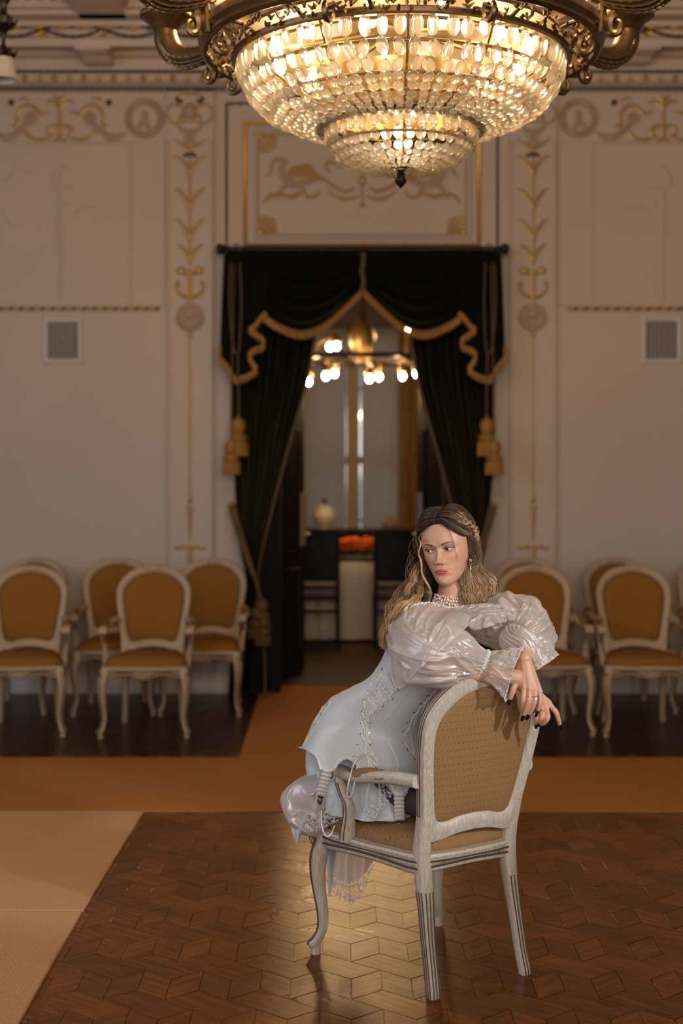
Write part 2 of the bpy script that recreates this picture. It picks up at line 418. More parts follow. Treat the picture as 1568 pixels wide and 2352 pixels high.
def pilaster(cx, n):
    pb = MB()
    # flat strip with raised edge mouldings and capital block
    x0, x1 = wx(cx - 50), wx(cx + 50)
    pb.box((x0, YW - .03, .10), (x1, YW + .01, wz(328)))
    pb.box((x0 - .01, YW - .04, wz(328)), (x1 + .01, YW + .01, wz(210)))
    for x in (x0, x1): pb.tube([(x, YW - .03, .1), (x, YW - .03, wz(330))], .012, 8)
    struct(pb.build('trim_%d' % n, M_wall, angle=30))
    R = Relief(cx, 1, YW - .032); D, G, S = 0, 1, 2
    # crowned cartouche
    R.line([(-26, 226), (-14, 219), (0, 222), (14, 219), (26, 226)], [4, 5, 4, 5, 4], G); R.line([(16, 236), (27, 234), (31, 224)], [5, 6, 3], D, both=True)
    R.line([(0, 212), (12, 214), (20, 222)], [5, 3], S, both=True)
    R.line([(24, 240), (44, 246), (52, 264), (44, 282), (30, 288)], [3, 5, 4, 5, 3], S, both=True)
    R.line([(18, 248), (33, 246)], [6, 5], G, both=True); R.dot(18, 276, 11, G, .8, True)
    R.line([(-32, 282), (-20, 300), (0, 306), (20, 300), (32, 282)], [4, 6, 7, 6, 4], S)
    R.ring(0, 262, 22, 4, S, .75); R.dot(0, 260, 17, S, .8)
    for q in range(6): R.line([((-1) ** q * 3, 312 + q * 3), (20 - q * 1.5, 308 + q * 5)], [4, 2], S, both=True)
    R.line([(0, 344), (18, 336), (36, 322), (46, 318)], [6, 4, 3, 1], G, both=True)
    R.line([(-15, 360), (0, 357), (15, 360)], [4, 5, 4], D)
    # stem with leaf whorls
    R.line([(0, 340), (0, 610)], [3.5, 4], G, smooth=False)
    for vb, vt, sp, w in ((392, 361, 39, 4.5), (470, 436, 35, 5), (540, 506, 35, 5), (590, 562, 28, 4.5)):
        R.line([(0, vb + 14), (5, vb - 2), (14, vb - 16), (24, vt + 4), (sp, vt)], [6, w + 1, w, w * .8, 2], G, both=True)
        R.dot(0, vb + 4, 8, G, .8)
    R.dot(20, 623, 9, G, 1.2, True); R.dot(0, 624, 6, G); R.line([(0, 634), (12, 630), (20, 626)], [3, 4], G, both=True)
    R.line([(0, 624), (0, 712)], [6, 5], G, smooth=False)
    R.line([(0, 686), (18, 680), (29, 668), (29, 654), (24, 650)], [5, 5, 4, 7, 4], G, both=True)
    # shell
    for q in range(-6, 7):
        a = q * .38; R.line([(0, 722), (26 * math.sin(a), 728 + 26 * math.cos(a) * .95)], [2, 6], S)
    R.ring(0, 730, 29, 4.5, S, 1.0, 2.2, 14); R.dot(0, 722, 12, S, 1.3)
    R.dot(0, 770, 7, G, .9); R.line([(0, 776), (0, 1136)], 2.2, G, smooth=False)
    R.line([(0, 1124), (0, 1138), (0, 1148), (0, 1156)], [2, 5, 7, 2], G); R.dot(0, 1166, 7, S, 1.3)
    R.line([(0, 1168), (0, 1185), (0, 1210), (0, 1244)], [7, 6, 4, 2], G)
    R.line([(0, 1262), (14, 1254), (28, 1258), (36, 1254)], [4, 4, 4, 3], G, both=True); R.line([(0, 1250), (0, 1290)], [5, 7], G, smooth=False)
    struct(R.mb.build('trim_%d' % (n + 1), [M_darkline, M_giltworn, M_relief]))
pilaster(437, 5); pilaster(1222, 7)

def frieze(flip, n):
    """scrollwork frieze beside the pilaster; du measured from the door axis (830)"""
    R = Relief(830, -flip); D, G, S = 0, 1, 2
    # medallion with a small seated figure
    c = 498
    R.ring(c, 272, 42, 5, S, 1, 1.5, 20); R.ring(c, 272, 33, 4, S, 1, 1, 16); R.dot(c, 262, 8, S); R.line([(c, 270), (c - 3, 284), (c - 14, 300)], [9, 8, 4], S); R.line([(c, 276), (c + 10, 288), (c + 16, 302)], [5, 6, 4], S)
    R.line([(c - 26, 250), (c - 10, 236), (c + 12, 235), (c + 28, 248)], [3, 5, 5, 3], G); R.line([(c - 26, 298), (c - 8, 310), (c + 14, 308), (c + 28, 296)], [3, 5, 5, 3], G)
    for base in (692, 692 + 386):
        # palmette in the middle
        R.line([(base, 318), (base, 222)], [6, 4], G, smooth=False)
        for s in (-1, 1):
            R.line([(base, 250), (base + s * 10, 238), (base + s * 24, 232), (base + s * 32, 240)], [5, 5, 4, 2], G); R.line([(base, 236), (base + s * 8, 226), (base + s * 16, 219)], [4, 4, 2], G)
            R.line([(base, 292), (base + s * 14, 290), (base + s * 26, 298), (base + s * 24, 312), (base + s * 14, 312)], [6, 5, 6, 5, 3], G); R.line([(base, 318), (base + s * 16, 326)], [6, 3], G)
            R.line([(base + s * 22, 316), (base + s * 44, 322), (base + s * 66, 318), (base + s * 78, 304), (base + s * 76, 286)], [4, 5, 5, 4, 3], G)
            R.line([(base + s * 24, 256), (base + s * 44, 262), (base + s * 60, 248), (base + s * 80, 244), (base + s * 98, 262), (base + s * 98, 286), (base + s * 112, 290)], [3, 5, 6, 6, 5, 5, 2], G)
            for q in range(9):
                a = q * 2 * PI / 9; R.dot(base + s * 68 + 11 * math.cos(a), 272 + 11 * math.sin(a), 5.5, S)
            R.dot(base + s * 68, 272, 5, G)
            g = [(base + s * 74, 282), (base + s * 92, 300), (base + s * 116, 316), (base + s * 146, 312)]
            R.line(g, [6, 8, 9, 5], S); Q = crom(g, 6)
            for i, q in enumerate(Q): R.dot(q[0] + (i % 3 - 1) * 3, q[1] + (i % 2 * 2 - 1) * 5, 4, S if i % 3 else G)
            R.dot(base + s * 112, 236, 7.5, D); R.line([(base + s * 70, 230), (base + s * 84, 226), (base + s * 96, 232)], [2, 4, 2], G)
    struct(R.mb.build('trim_%d' % n, [M_darkline, M_giltworn, M_relief]))
frieze(1, 9); frieze(-1, 10)

# raised panels of the wall fields, relief staffs in wall colour, rope string-course
def frame(mb, u0, v0, u1, v1, w, lift, mat=0, y=YW):
    """mitred rectangular moulding"""
    Q = [(u0, v0), (u1, v0), (u1, v1), (u0, v1)]
    cu, cv = (u0 + u1) / 2, (v0 + v1) / 2
    rings = []
    for (u, v) in Q:
        su, sv = (1 if u < cu else -1), (1 if v < cv else -1)
        rings.append([Vector((wx(u + su * o), y - l, wz(v + sv * o))) for o, l in ((-w / 2, -.005), (-w / 2, lift * .5), (-w * .15, lift), (w * .2, lift * .8), (w / 2, lift * .3), (w / 2, -.005))])
    mb.loft(rings, mat, True, loop=True)
for flip, n in ((1, 11), (-1, 12)):
    b = MB(); X = lambda d: 830 - flip * d
    u0, u1 = sorted((X(530), X(1100))); frame(b, u0, 330, u1, 706, 7, .012)
    frame(b, *sorted((X(452), X(1180)))[:1], 328, sorted((X(452), X(1180)))[1], 700, 5, .008)
    # low relief staff with helmet and ribbons, the same colour as the wall
    R = Relief(830, -flip)
    R.line([(692, 690), (692, 470), (696, 440), (706, 418)], [4, 4, 4, 3]); R.line([(664, 430), (690, 428), (712, 430)], [4, 6, 3]); R.line([(706, 428), (704, 410), (694, 392), (682, 378)], [5, 9, 8, 3])
    R.line([(694, 450), (700, 500), (704, 548)], [3, 3, 1]); R.line([(672, 470), (692, 466)], [3, 3]); R.line([(740, 400), (790, 390), (828, 420)], [2, 3, 1]); R.line([(826, 480), (800, 520), (770, 510)], [2, 3, 1]); R.line([(600, 480), (640, 474), (668, 500)], [2, 3, 1])
    b.v, b.f, b.m = b.v, b.f, b.m; b.add(R.mb.v, R.mb.f)
    struct(b.build('trim_%d' % n, M_wall))
    b = MB(); x0, x1 = sorted((wx(X(468)), wx(X(1500)))); b.box((x0, YW - .012, wz(714)), (x1, YW + .01, wz(705)), 0)
    m = int((x1 - x0) / .076)
    for i in range(m):
        x = x0 + (i + .5) * (x1 - x0) / m; b.ell((x, YW - .014, wz(709.5)), (.028, .014, .014), 8, 6, 1, Matrix.Rotation(.25, 3, 'Y')); b.ell((x + .038, YW - .012, wz(709.5)), (.012, .013, .016), 6, 5, 2)
    struct(b.build('trim_%d' % (n + 2), [M_wall, M_giltworn, M_darkline]))

# over-door panel
b = MB()
M_goldline = noisy('gold_leaf_moulding', (0.80, 0.45, 0.09), (0.58, 0.32, 0.07), 0.32, 0.8, scale=18)
frame(b, 563, 283, 1099, 563, 9, .025, 1); frame(b, 585, 301, 1077, 546, 9, .02, 0); frame(b, 592, 308, 1070, 539, 5, .012, 3)
ropes = [((520, 570), (520, 238)), ((520, 238), (1142, 238)), ((1142, 238), (1142, 570))]
for (a0, b0), (a1, b1) in ropes:
    n = 60; b.tube([(wx(a0 + (a1 - a0) * i / n), YW - .004, wz(b0 + (b1 - b0) * i / n)) for i in range(n + 1)], [.007 + .005 * (i % 2) for i in range(n + 1)], 6, 2)
R = Relief(831)
for s, m in (((0, 0), 0),):
    for sg in (-1, 1):
        for vv, sv in ((308, 1), (538, -1)):
            cxp, cyp = sg * 238, vv
            for q in range(8):
                a = (q + .3) / 8 * PI / 2; L = 52 - 10 * abs(q - 3.5) / 3.5
                R.line([(cxp, cyp), (cxp - sg * L * math.cos(a), cyp + sv * L * math.sin(a))], [2, 3.6], 1)
            R.dot(cxp - sg * 4, cyp + sv * 4, 9, 1)
# griffin scrolls: mirrored pair about a central torch
R.line([(0, 400), (0, 462)], [4, 3], 2, smooth=False); R.dot(0, 470, 7, 2); R.dot(0, 415, 10, 1)
for bth in (True,):
    R.line([(16, 432), (36, 440), (64, 430), (92, 412), (120, 414), (136, 432), (126, 452), (104, 450), (100, 436)], [3, 5, 5, 5, 5, 5, 4, 3], 1, both=True)
    R.line([(10, 452), (40, 458), (66, 448), (80, 436)], [3, 5, 3, 2], 1, both=True); R.line([(136, 440), (160, 452), (186, 448), (210, 450), (226, 468)], [5, 6, 5, 5, 3], 1, both=True)
    R.line([(104, 414), (130, 420), (156, 424), (178, 408), (184, 386), (178, 370), (192, 366), (206, 374), (210, 396), (222, 404)], [4, 8, 10, 10, 8, 7, 6, 5, 4, 2], 2, both=True)
    for q in range(5): R.line([(172, 408), (158 - q * 5, 388 + q * 4), (130 - q * 9, 380 + q * 7), (112 - q * 2, 380 + q * 8)], [4, 6, 4, 1], 1, both=True)
    R.line([(170, 420), (188, 440), (196, 456)], [7, 5, 4], 2, both=True); R.line([(60, 380), (76, 372), (84, 386), (72, 398)], [3, 5, 4, 2], 1, both=True); R.line([(20, 392), (36, 378), (56, 384)], [3, 4, 2], 1, both=True)
b.add(R.mb.v, R.mb.f); b.m[-len(R.mb.f):] = [{0: 3, 1: 4, 2: 3}[m] for m in R.mb.m]
struct(b.build('trim_15', [M_wall, M_goldline, M_darkline, M_relief, M_giltworn]))
# door casing and baseboards
b = MB()
for x in (DOOR[0], DOOR[1]): b.box((x - .10, YW - .035, 0), (x + .10, YW + .36, DOOR[2] + .1))
b.box((DOOR[0] - .1, YW - .035, DOOR[2]), (DOOR[1] + .1, YW + .36, DOOR[2] + .12))
struct(b.build('trim_16', noisy('dark_casing_wood', (.014,.009,.007), (.009,.006,.005), .65, scale=2, **{'Specular IOR Level': .08})))
for nm, x0, x1 in (('baseboard_left', XL, DOOR[0] - .1), ('baseboard_right', DOOR[1] + .1, XR)):
    b = MB(); b.sweep_x([(YW, 0), (YW - .05, 0), (YW - .05, .12), (YW - .03, .15), (YW, .16)], x0, x1); struct(b.build(nm, M_white))

# ventilation grilles
def vent(u0, u1, v0, v1, label):
    o = Vector((wx((u0 + u1) / 2), YW, wz(v1)))
    r = empty('ventilation_grille', o, label, 'vent', 'wall ventilation grilles')
    b = MB(); frame(b, u0, v0, u1, v1, 12, .022); b.build('frame', M_white, r, origin=o)
    b = MB(); b.box((wx(u0 + 6), YW - .003, wz(v1 - 6)), (wx(u1 - 6), YW - .001, wz(v0 + 6))); b.build('backing', mat('vent_dark', (.05, .045, .04), .8), r, origin=o)
    b = MB(); n = 11
    for i in range(n):
        x = wx(u0 + 8) + (wx(u1 - 8) - wx(u0 + 8)) * (i + .5) / n
        b.box((x - .0048, YW - .016, wz(v1 - 6)), (x + .0048, YW - .006, wz(v0 + 6)))
    b.build('louvre', noisy('vent_slats', (.42, .35, .30), (.36, .30, .26), .6), r, origin=o)
vent(104, 184, 734, 830, 'white slatted ventilation grille high on the wall left of the curtained doorway')
vent(1478, 1560, 732, 830, 'white slatted ventilation grille high on the wall right of the curtained doorway')

# carpets
def carpet(name, poly, h, label, c1, c2, group=None):
    b = MB(); cx_ = sum(p[0] for p in poly) / len(poly); cy_ = sum(p[1] for p in poly) / len(poly)
    rings = []
    for z, ins in ((0.0, 0), (h * .7, 0), (h, .006)):
        rings.append([(x + (cx_ - x) * ins / max(.3, math.hypot(x - cx_, y - cy_)), y + (cy_ - y) * ins / max(.3, math.hypot(x - cx_, y - cy_)), z) for x, y in poly])
    b.loft(rings, 0, True, (True, True))
    m = mat(name + '_pile', c1, .95); t = NT(m); o = t.obj()
    n1 = t.noise(o, 3.0, 4); n2 = t.noise(o, 130, 3)
    t.base(t.mix(t.math('ADD', t.math('MULTIPLY', n1, .45), t.math('MULTIPLY', n2, .55)), c1, c2)); t.bump(n2, .8, .006)
    t.b.inputs['Specular IOR Level'].default_value = .1
    ob = b.build(name, m, None, smooth=False, origin=(cx_, cy_, 0.0))
    tag(ob, label, 'carpet', group)
C1, C2 = (0.60, 0.345, 0.17), (0.36, 0.20, 0.095)
carpet('carpet_runner', [(XL + .05, 6.79), (XR - .05, 6.77), (XR - .05, 8.02), (XL + .05, 8.02)], .010, 'long tan carpet runner laid across the parquet between the rows of armchairs and the woman', (0.42, 0.172, 0.050), (0.29, 0.114, 0.032))
carpet('carpet', [(XL + .1, 5.26), (-.952, 5.245), (-.943, 6.765), (XL + .1, 6.765)], .009, 'plain beige carpet on the left, the farther piece touching the cross runner', C1, C2)
carpet('carpet', [(XL + .1, 2.6), (-.935, 2.6), (-.955, 5.225), (XL + .1, 5.235)], .011, 'plain beige carpet in the lower left corner, the nearest piece', C1, C2)
carpet('carpet_runner', [(-.578, 8.04), (.60, 8.04), (.60, 10.72), (-.60, 10.72)], .008, 'tan carpet strip leading through the curtained doorway', (0.41, 0.172, 0.052), (0.29, 0.114, 0.034))
# ------------------------------------------------------------------ curtained doorway
YC = YW - .17                       # depth of the curtain rod
CS = FPX / YC
def cx_(u): return (u - CX) / CS
def cz_(v): return EYE - (v - HOR) / CS
M_velvet = mat('dark_green_velvet', (0.0030, 0.0042, 0.0026), 0.75, **{'Specular IOR Level': .06})
t = NT(M_velvet); t.b.inputs['Sheen Weight'].default_value = 0.34; t.b.inputs['Sheen Roughness'].default_value = 0.35; t.b.inputs['Sheen Tint'].default_value = (0.44, 0.36, 0.11, 1)
t.bump(t.noise(t.map(t.obj(), (60, 60, 8)), 4, 3), .15, .003)
M_fringe = noisy('gold_fringe', (0.42, 0.20, 0.036), (0.24, 0.11, 0.022), 0.6, 0.15, scale=60, bump=.4, bscale=200)
M_cord = noisy('gold_cord', (0.15, 0.085, 0.022), (0.08, 0.044, 0.014), 0.6, 0.1, scale=60, bump=.4, bscale=220)

rod = empty('curtain_rod', (cx_(832), YC, cz_(572)), 'dark curtain rod with round end knobs above the doorway', 'curtain rod')
o = rod.location.copy()
b = MB(); b.tube([(cx_(512) + (cx_(1153) - cx_(512)) * i / 20, YC, cz_(572)) for i in range(21)], .021, 12); b.build('pole', M_black, rod, origin=o)
for u in (512, 1153):
    b = MB(); s = -1 if u < 800 else 1
    b.lathe([(.0, -.05), (.022, -.045), (.026, -.03), (.018, -.02), (.036, 0), (.042, .02), (.034, .042), (.0, .056)], 14, (cx_(u), YC, cz_(572)), 0, Matrix.Rotation(s * PI / 2, 3, 'Y')); b.build('finial', M_black, rod, origin=o)
for i in range(13):
    x = cx_(548 + i * 47.5); b = MB(); b.tube([(x, YC + .03 * math.cos(a), cz_(572) - .004 + .031 * math.sin(a)) for a in [2 * PI * k / 14 for k in range(14)]], .005, 6, closed=True); b.build('ring', M_darkbronze, rod, origin=o)
for u in (540, 1124):
    b = MB(); b.box((cx_(u) - .012, YC, cz_(572) - .012), (cx_(u) + .012, YW + .01, cz_(572) + .012)); b.build('bracket', M_black, rod, origin=o)

def drape(edge_in, edge_out, label, name='curtain_drape', nf=9, trim=True):
    """edges: lists of (u, v) down the inner and outer border"""
    I = crom(edge_in, 10); O = crom(edge_out, 10)
    vs = np.linspace(580, 1601, 90)
    iu = np.interp(vs, I[:, 1], I[:, 0]); ou = np.interp(vs, O[:, 1], O[:, 0])
    o = Vector((cx_((iu[-1] + ou[-1]) / 2), YC + .06, 0.006))
    def fn(s, t):
        k = t * 89; u0 = np.interp(k, range(90), ou); u1 = np.interp(k, range(90), iu); v = np.interp(k, range(90), vs)
        wdt = abs(u1 - u0); amp = .012 + .02 * min(1, 120 / max(60, wdt)); ph = s * nf * 2 * PI
        y = YC + .075 - amp * math.sin(ph + .8 * math.sin(t * 5)) - .010 * math.sin(2.3 * ph + t * 9)
        return Vector((cx_(u0 + (u1 - u0) * (s + .012 * math.cos(ph))), y, max(.006, cz_(v))))
    r = empty(name, o, label, 'curtain', 'velvet drapes of the doorway')
    b = MB(); b.grid(fn, 110, 60); ob = b.build('fabric', M_velvet, r, angle=180, origin=o)
    md = ob.modifiers.new('thickness', 'SOLIDIFY'); md.thickness = .006
    b = MB()
    b.tube([fn(1, q / 60) + Vector((0, -.008, 0)) for q in range(61)], .010, 6); b.build('edging', M_cord, r, origin=o)
    return fn
DL = drape([(722, 580), (722, 745), (703, 870), (668, 1000), (628, 1150), (598, 1275), (590, 1335), (596, 1400), (604, 1500), (606, 1601)],
      [(524, 580), (524, 800), (532, 1000), (540, 1150), (548, 1250), (566, 1335), (556, 1400), (530, 1500), (522, 1601)], 'dark velvet drape swept to the left side of the doorway')
DR = drape([(945, 580), (945, 745), (962, 870), (996, 1000), (1036, 1150), (1066, 1275), (1074, 1335), (1068, 1400), (1060, 1500), (1058, 1601)],
      [(1140, 580), (1140, 800), (1138, 1000), (1128, 1150), (1118, 1250), (1100, 1335), (1110, 1400), (1134, 1500), (1142, 1601)], 'dark velvet drape swept to the right side of the doorway, behind the woman')

# swagged valance: two swags, two cascades, gold fringe along every hem
val = empty('valance', (cx_(832), YC - .02, cz_(590)), 'swagged dark velvet valance with gold fringe hanging from the rod', 'valance')
o = val.location.copy()
def swag(flip):
    U = lambda u: 832 + flip * (u - 832)
    low = crom([(608, 727), (640, 748), (690, 765), (740, 750), (785, 712), (832, 668)], 10)
    top = crom([(608, 584), (680, 584), (760, 584), (832, 584)], 16)
    def fn(s, t):
        a = np.array([np.interp(s, np.linspace(0, 1, len(top)), top[:, k]) for k in (0, 1)])
        c = np.array([np.interp(s, np.linspace(0, 1, len(low)), low[:, k]) for k in (0, 1)])
        sag = 34 * math.sin(PI * s) * math.sin(PI * t) * .6
        u = a[0] + (c[0] - a[0]) * t; v = a[1] + (c[1] - a[1]) * t + sag
        e = math.sin(PI * min(1, max(0, s))) ** .6
        y = YC - .065 - .042 * e * math.sin(t * 2 * PI * 4.5 + 1.6 * math.sin(s * PI)) * (0.4 + .6 * t) - .05 * e * t
        return Vector((cx_(U(u)), y, cz_(v)))
    b = MB(); b.grid(fn, 60, 64); ob = b.build('swag', M_velvet, val, angle=180, origin=o); ob.modifiers.new('thickness', 'SOLIDIFY').thickness = .005
    b = MB()
    n = 90
    b.tube([fn(q / n, 1) + Vector((0, -.008, 0)) for q in range(n + 1)], .009, 6)
    for q in range(0, n + 1, 2):
        p = fn(q / n, 1); b.tube([p + Vector((0, -.008, -.005)), p + Vector((0, -.010, -.038)), p + Vector((0, -.008, -.056))], [.006, .011, .003], 6)
    b.build('fringe', M_fringe, val, origin=o)
    # cascade: pleated tail with a stepped hem
    hem = [(612, 722), (600, 734), (586, 752), (576, 760), (590, 772), (606, 784), (604, 800), (584, 808), (574, 820), (582, 838), (590, 852), (574, 866), (552, 874), (540, 872), (524, 846), (508, 826), (507, 800)]
    H = crom(hem, 6); dz = [0, .004, .008, .004, 0, -.006, -.004, 0, .006, .004, 0, -.006, -.004, 0, .006, .006, .006]; D = np.interp(np.linspace(0, 1, len(H)), np.linspace(0, 1, len(dz)), dz)
    m = len(H)
    def fc(s, t):
        k = s * (m - 1); hu = np.interp(k, range(m), H[:, 0]); hv = np.interp(k, range(m), H[:, 1]); d = np.interp(k, range(m), D)
        tu = 612 - s * 96
        u = tu + (hu - tu) * t ** .8; v = 584 + (hv - 584) * t
        return Vector((cx_(U(u)), YC - .07 + d * t * .8 - .006 * math.sin(s * 22) * (1 - t), cz_(v)))
    b = MB(); b.grid(fc, 96, 30); ob = b.build('cascade', M_velvet, val, angle=180, origin=o); ob.modifiers.new('thickness', 'SOLIDIFY').thickness = .005
    b = MB(); n = 96
    b.tube([fc(q / n, .985) + Vector((0, -.020, 0)) for q in range(n + 1)], .012, 6)
    for q in range(0, n + 1, 2):
        p = fc(q / n, 1.0); b.tube([p + Vector((0, -.022, .006)), p + Vector((0, -.024, -.022)), p + Vector((0, -.022, -.034))], [.007, .012, .004], 6)
    b.build('fringe', M_fringe, val, origin=o)
swag(1); swag(-1)
b = MB(); b.tube([(cx_(833) + .006 * math.sin(i), YC - .075, cz_(584 + i * 8.5)) for i in range(11)], [.016 + .004 * (i % 2) for i in range(11)], 8); b.build('centre_knot', M_cord, val, origin=o)
b = MB(); b.box((cx_(522), YC - .05, cz_(588)), (cx_(1142), YC - .036, cz_(578))); b.build('heading', M_velvet, val, smooth=False, origin=o)

# tassels on cords and the tie-backs
def tassel(mb, p, h, w):
    p = Vector(p)
    mb.lathe([(0, .02), (.010, .018), (.012, 0), (w * .32, -.01), (w * .42, -h * .18), (w * .36, -h * .34), (w * .30, -h * .40), (w * .44, -h * .44), (w * .52, -h * .55), (w * .44, -h * .62), (w * .48, -h * .66), (w * .5, -h * .85), (w * .46, -h), (0, -h)], 18, p)
    for k in range(18):
        a = 2 * PI * k / 18; mb.tube([p + Vector((w * .47 * math.cos(a), w * .47 * math.sin(a), -h * .64)), p + Vector((w * .5 * math.cos(a), w * .5 * math.sin(a), -h))], w * .07, 5)
for flip in (1, -1):
    U = lambda u: 832 + flip * (u - 832)
    side = 'left' if flip > 0 else 'right'
    r = empty('tassel_cord', (cx_(U(545)), YC - .08, cz_(590)), 'looped gold cord with two big tassels at the %s end of the valance' % side, 'tassel', 'valance tassel cords'); o = r.location.copy()
    b = MB()
    for pts in ([(540, 560), (534, 590), (530, 700), (538, 800), (546, 812), (552, 800), (556, 700), (552, 590), (546, 560)], [(548, 812), (550, 900), (551, 960)], [(540, 600), (536, 800), (534, 940), (532, 1008)]):
        Q = crom(pts, 8); b.tube([(cx_(U(q[0])), YC - (.105 if q[1] > 600 else .035), cz_(q[1])) for i, q in enumerate(Q)], .0058, 6)
    b.build('cord', M_cord, r, origin=o)
    for u, v, h, w in ((550, 962, .27, .125), (534, 1012, .245, .12)):
        b = MB(); tassel(b, (cx_(U(u)), YC - .11 - (.0 if v < 1000 else .03), cz_(v)), h, w); b.build('tassel', M_fringe, r, origin=o)
    r = empty('tieback_cord', (cx_(U(575)), YC - .06, cz_(1320)), 'gold rope tie-back holding the %s drape to the wall' % side, 'tie-back', 'drape tie-backs'); o = r.location.copy()
    b = MB()
    for d in (0, 10):
        Q = crom([(528 + d, 1158), (536 + d, 1190), (552 + d * .8, 1240), (574 + d * .5, 1300), (592, 1345), (598, 1390)], 8)
        b.tube([(cx_(U(q[0])), YC - .045 - .02 * math.sin(i / len(Q) * 3), cz_(q[1])) for i, q in enumerate(Q)], [.012 + .003 * (i % 2) for i in range(len(Q))], 7)
    b.build('cord', M_cord, r, origin=o)
    for q, (u, v, s) in enumerate(((602, 1372, 1.0), (590, 1392, .9), (606, 1412, .85))):
        b = MB(); tassel(b, (cx_(U(u)), YC - .09 - .02 * q, cz_(v)), .24 * s, .12 * s); b.build('tassel', M_cord, r, origin=o)
    b = MB(); b.lathe([(.0, -.06), (.03, -.05), (.018, -.02), (.02, .05), (.0, .055)], 12, (cx_(U(527)), YW - .06, cz_(1163)), 0, Matrix.Rotation(PI / 2, 3, 'X')); b.build('wall_hook', M_brass, r, origin=o)

# double door, both leaves opened into the dining room
M_darkwood = noisy('dark_stained_door_wood', (0.030, 0.017, 0.011), (0.015, 0.009, 0.006), 0.55, scale=2, stretch=(12, 12, 1), **{'Specular IOR Level': .15})
def leaf(hx, ang, label, n, plate):
    r = empty('door_%d' % n, (hx, YW + .33, 0.0), label, 'door', None, ang); r['kind'] = 'structure'
    s = 1 if hx < 0.1 else -1
    w = .74; b = MB(); b.rbox((min(0, s * w), 0, .012), (max(0, s * w), .05, 3.02), .004)
    for z0, z1 in ((.2, .85), (1.0, 1.95), (2.1, 2.85)):
        for y, sg in ((-.001, -1), (.051, 1)):
            q = [Vector((s * .12, y, z0)), Vector((s * (w - .12), y, z0)), Vector((s * (w - .12), y, z1)), Vector((s * .12, y, z1))]
            b.tube(q, .012, 6, closed=True)
    b.build('door_leaf', M_darkwood, r)
    b = MB(); x = s * (w - .05)
    b.rbox((x - .045, -.016, 1.03), (x + .045, .002, 1.45), .004); b.tube([(x, -.01, 1.12), (x, -.06, 1.12), (x - s * .10, -.065, 1.12)], .010, 8)
    b.build('handle', plate, r)
    return r
M_plate = mat('aged_brass_plate', (0.62, 0.44, 0.22), 0.5, 0.4); M_steel = mat('pale_metal_plate', (0.75, 0.78, 0.78), 0.28, 0.6)
leaf(DOOR[0] + .01, math.radians(71), 'open dark wooden door leaf on the left with a tall brass handle plate', 3, M_plate)
leaf(DOOR[1] - .01, math.radians(-72), 'open dark wooden door leaf on the right with a pale metal plate', 4, M_steel)

# ------------------------------------------------------------------ dining room beyond
Y2 = 17.2; XA, XB, Z2 = -3.2, 3.6, 4.2
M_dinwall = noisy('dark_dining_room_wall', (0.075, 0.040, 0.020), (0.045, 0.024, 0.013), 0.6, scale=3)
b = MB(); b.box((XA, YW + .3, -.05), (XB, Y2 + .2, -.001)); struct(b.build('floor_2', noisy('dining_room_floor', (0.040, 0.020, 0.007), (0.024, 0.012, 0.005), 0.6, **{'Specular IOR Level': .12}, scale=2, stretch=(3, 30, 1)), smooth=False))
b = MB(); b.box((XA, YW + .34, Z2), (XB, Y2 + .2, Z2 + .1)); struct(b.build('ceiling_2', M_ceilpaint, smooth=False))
WX0, WX1, WZ0, WZ1 = -.46, .74, .45, 3.3
b = MB(); b.box((XA, Y2, 0), (WX0, Y2 + .2, Z2)); b.box((WX1, Y2, 0), (XB, Y2 + .2, Z2)); b.box((WX0, Y2, 0), (WX1, Y2 + .2, WZ0)); b.box((WX0, Y2, WZ1), (WX1, Y2 + .2, Z2))
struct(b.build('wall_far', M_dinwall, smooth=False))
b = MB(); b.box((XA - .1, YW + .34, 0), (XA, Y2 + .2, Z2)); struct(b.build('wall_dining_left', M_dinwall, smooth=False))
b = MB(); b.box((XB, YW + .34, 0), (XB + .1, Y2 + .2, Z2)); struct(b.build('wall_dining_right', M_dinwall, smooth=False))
b = MB(); y = Y2 + .08; c = (WX0 + WX1) / 2
for x0, x1 in ((WX0, WX0 + .07), (WX1 - .07, WX1), (c - .08, c + .08)): b.rbox((x0, y - .04, WZ0), (x1, y + .04, WZ1), .006)
for z0, z1 in ((WZ0, WZ0 + .08), (WZ1 - .08, WZ1), (1.70, 1.80), (1.0, 1.04), (2.6, 2.64)): b.rbox((WX0, y - .035, z0), (WX1, y + .035, z1), .006)
w1 = struct(b.build('window_1', noisy('cream_window_paint', (.36, .27, .18), (.30, .22, .14), .85, **{'Specular IOR Level': .1})))
b = MB(); b.box((WX0, y - .006, WZ0), (WX1, y + .006, WZ1)); g = mat('window_glass', (1, 1, 1), .0); g.node_tree.nodes['Principled BSDF'].inputs['Transmission Weight'].default_value = 1
gt = NT(g); mx = gt.n('ShaderNodeMixShader', i0=.12); gl = gt.n('ShaderNodeBsdfGlossy'); tr = gt.n('ShaderNodeBsdfTransparent'); gl.inputs['Roughness'].default_value = .05
gt.link(tr.outputs[0], mx.inputs[1]); gt.link(gl.outputs[0], mx.inputs[2]); gt.link(mx.outputs[0], gt.out.inputs[0])
b.build('pane', g, w1, smooth=False)
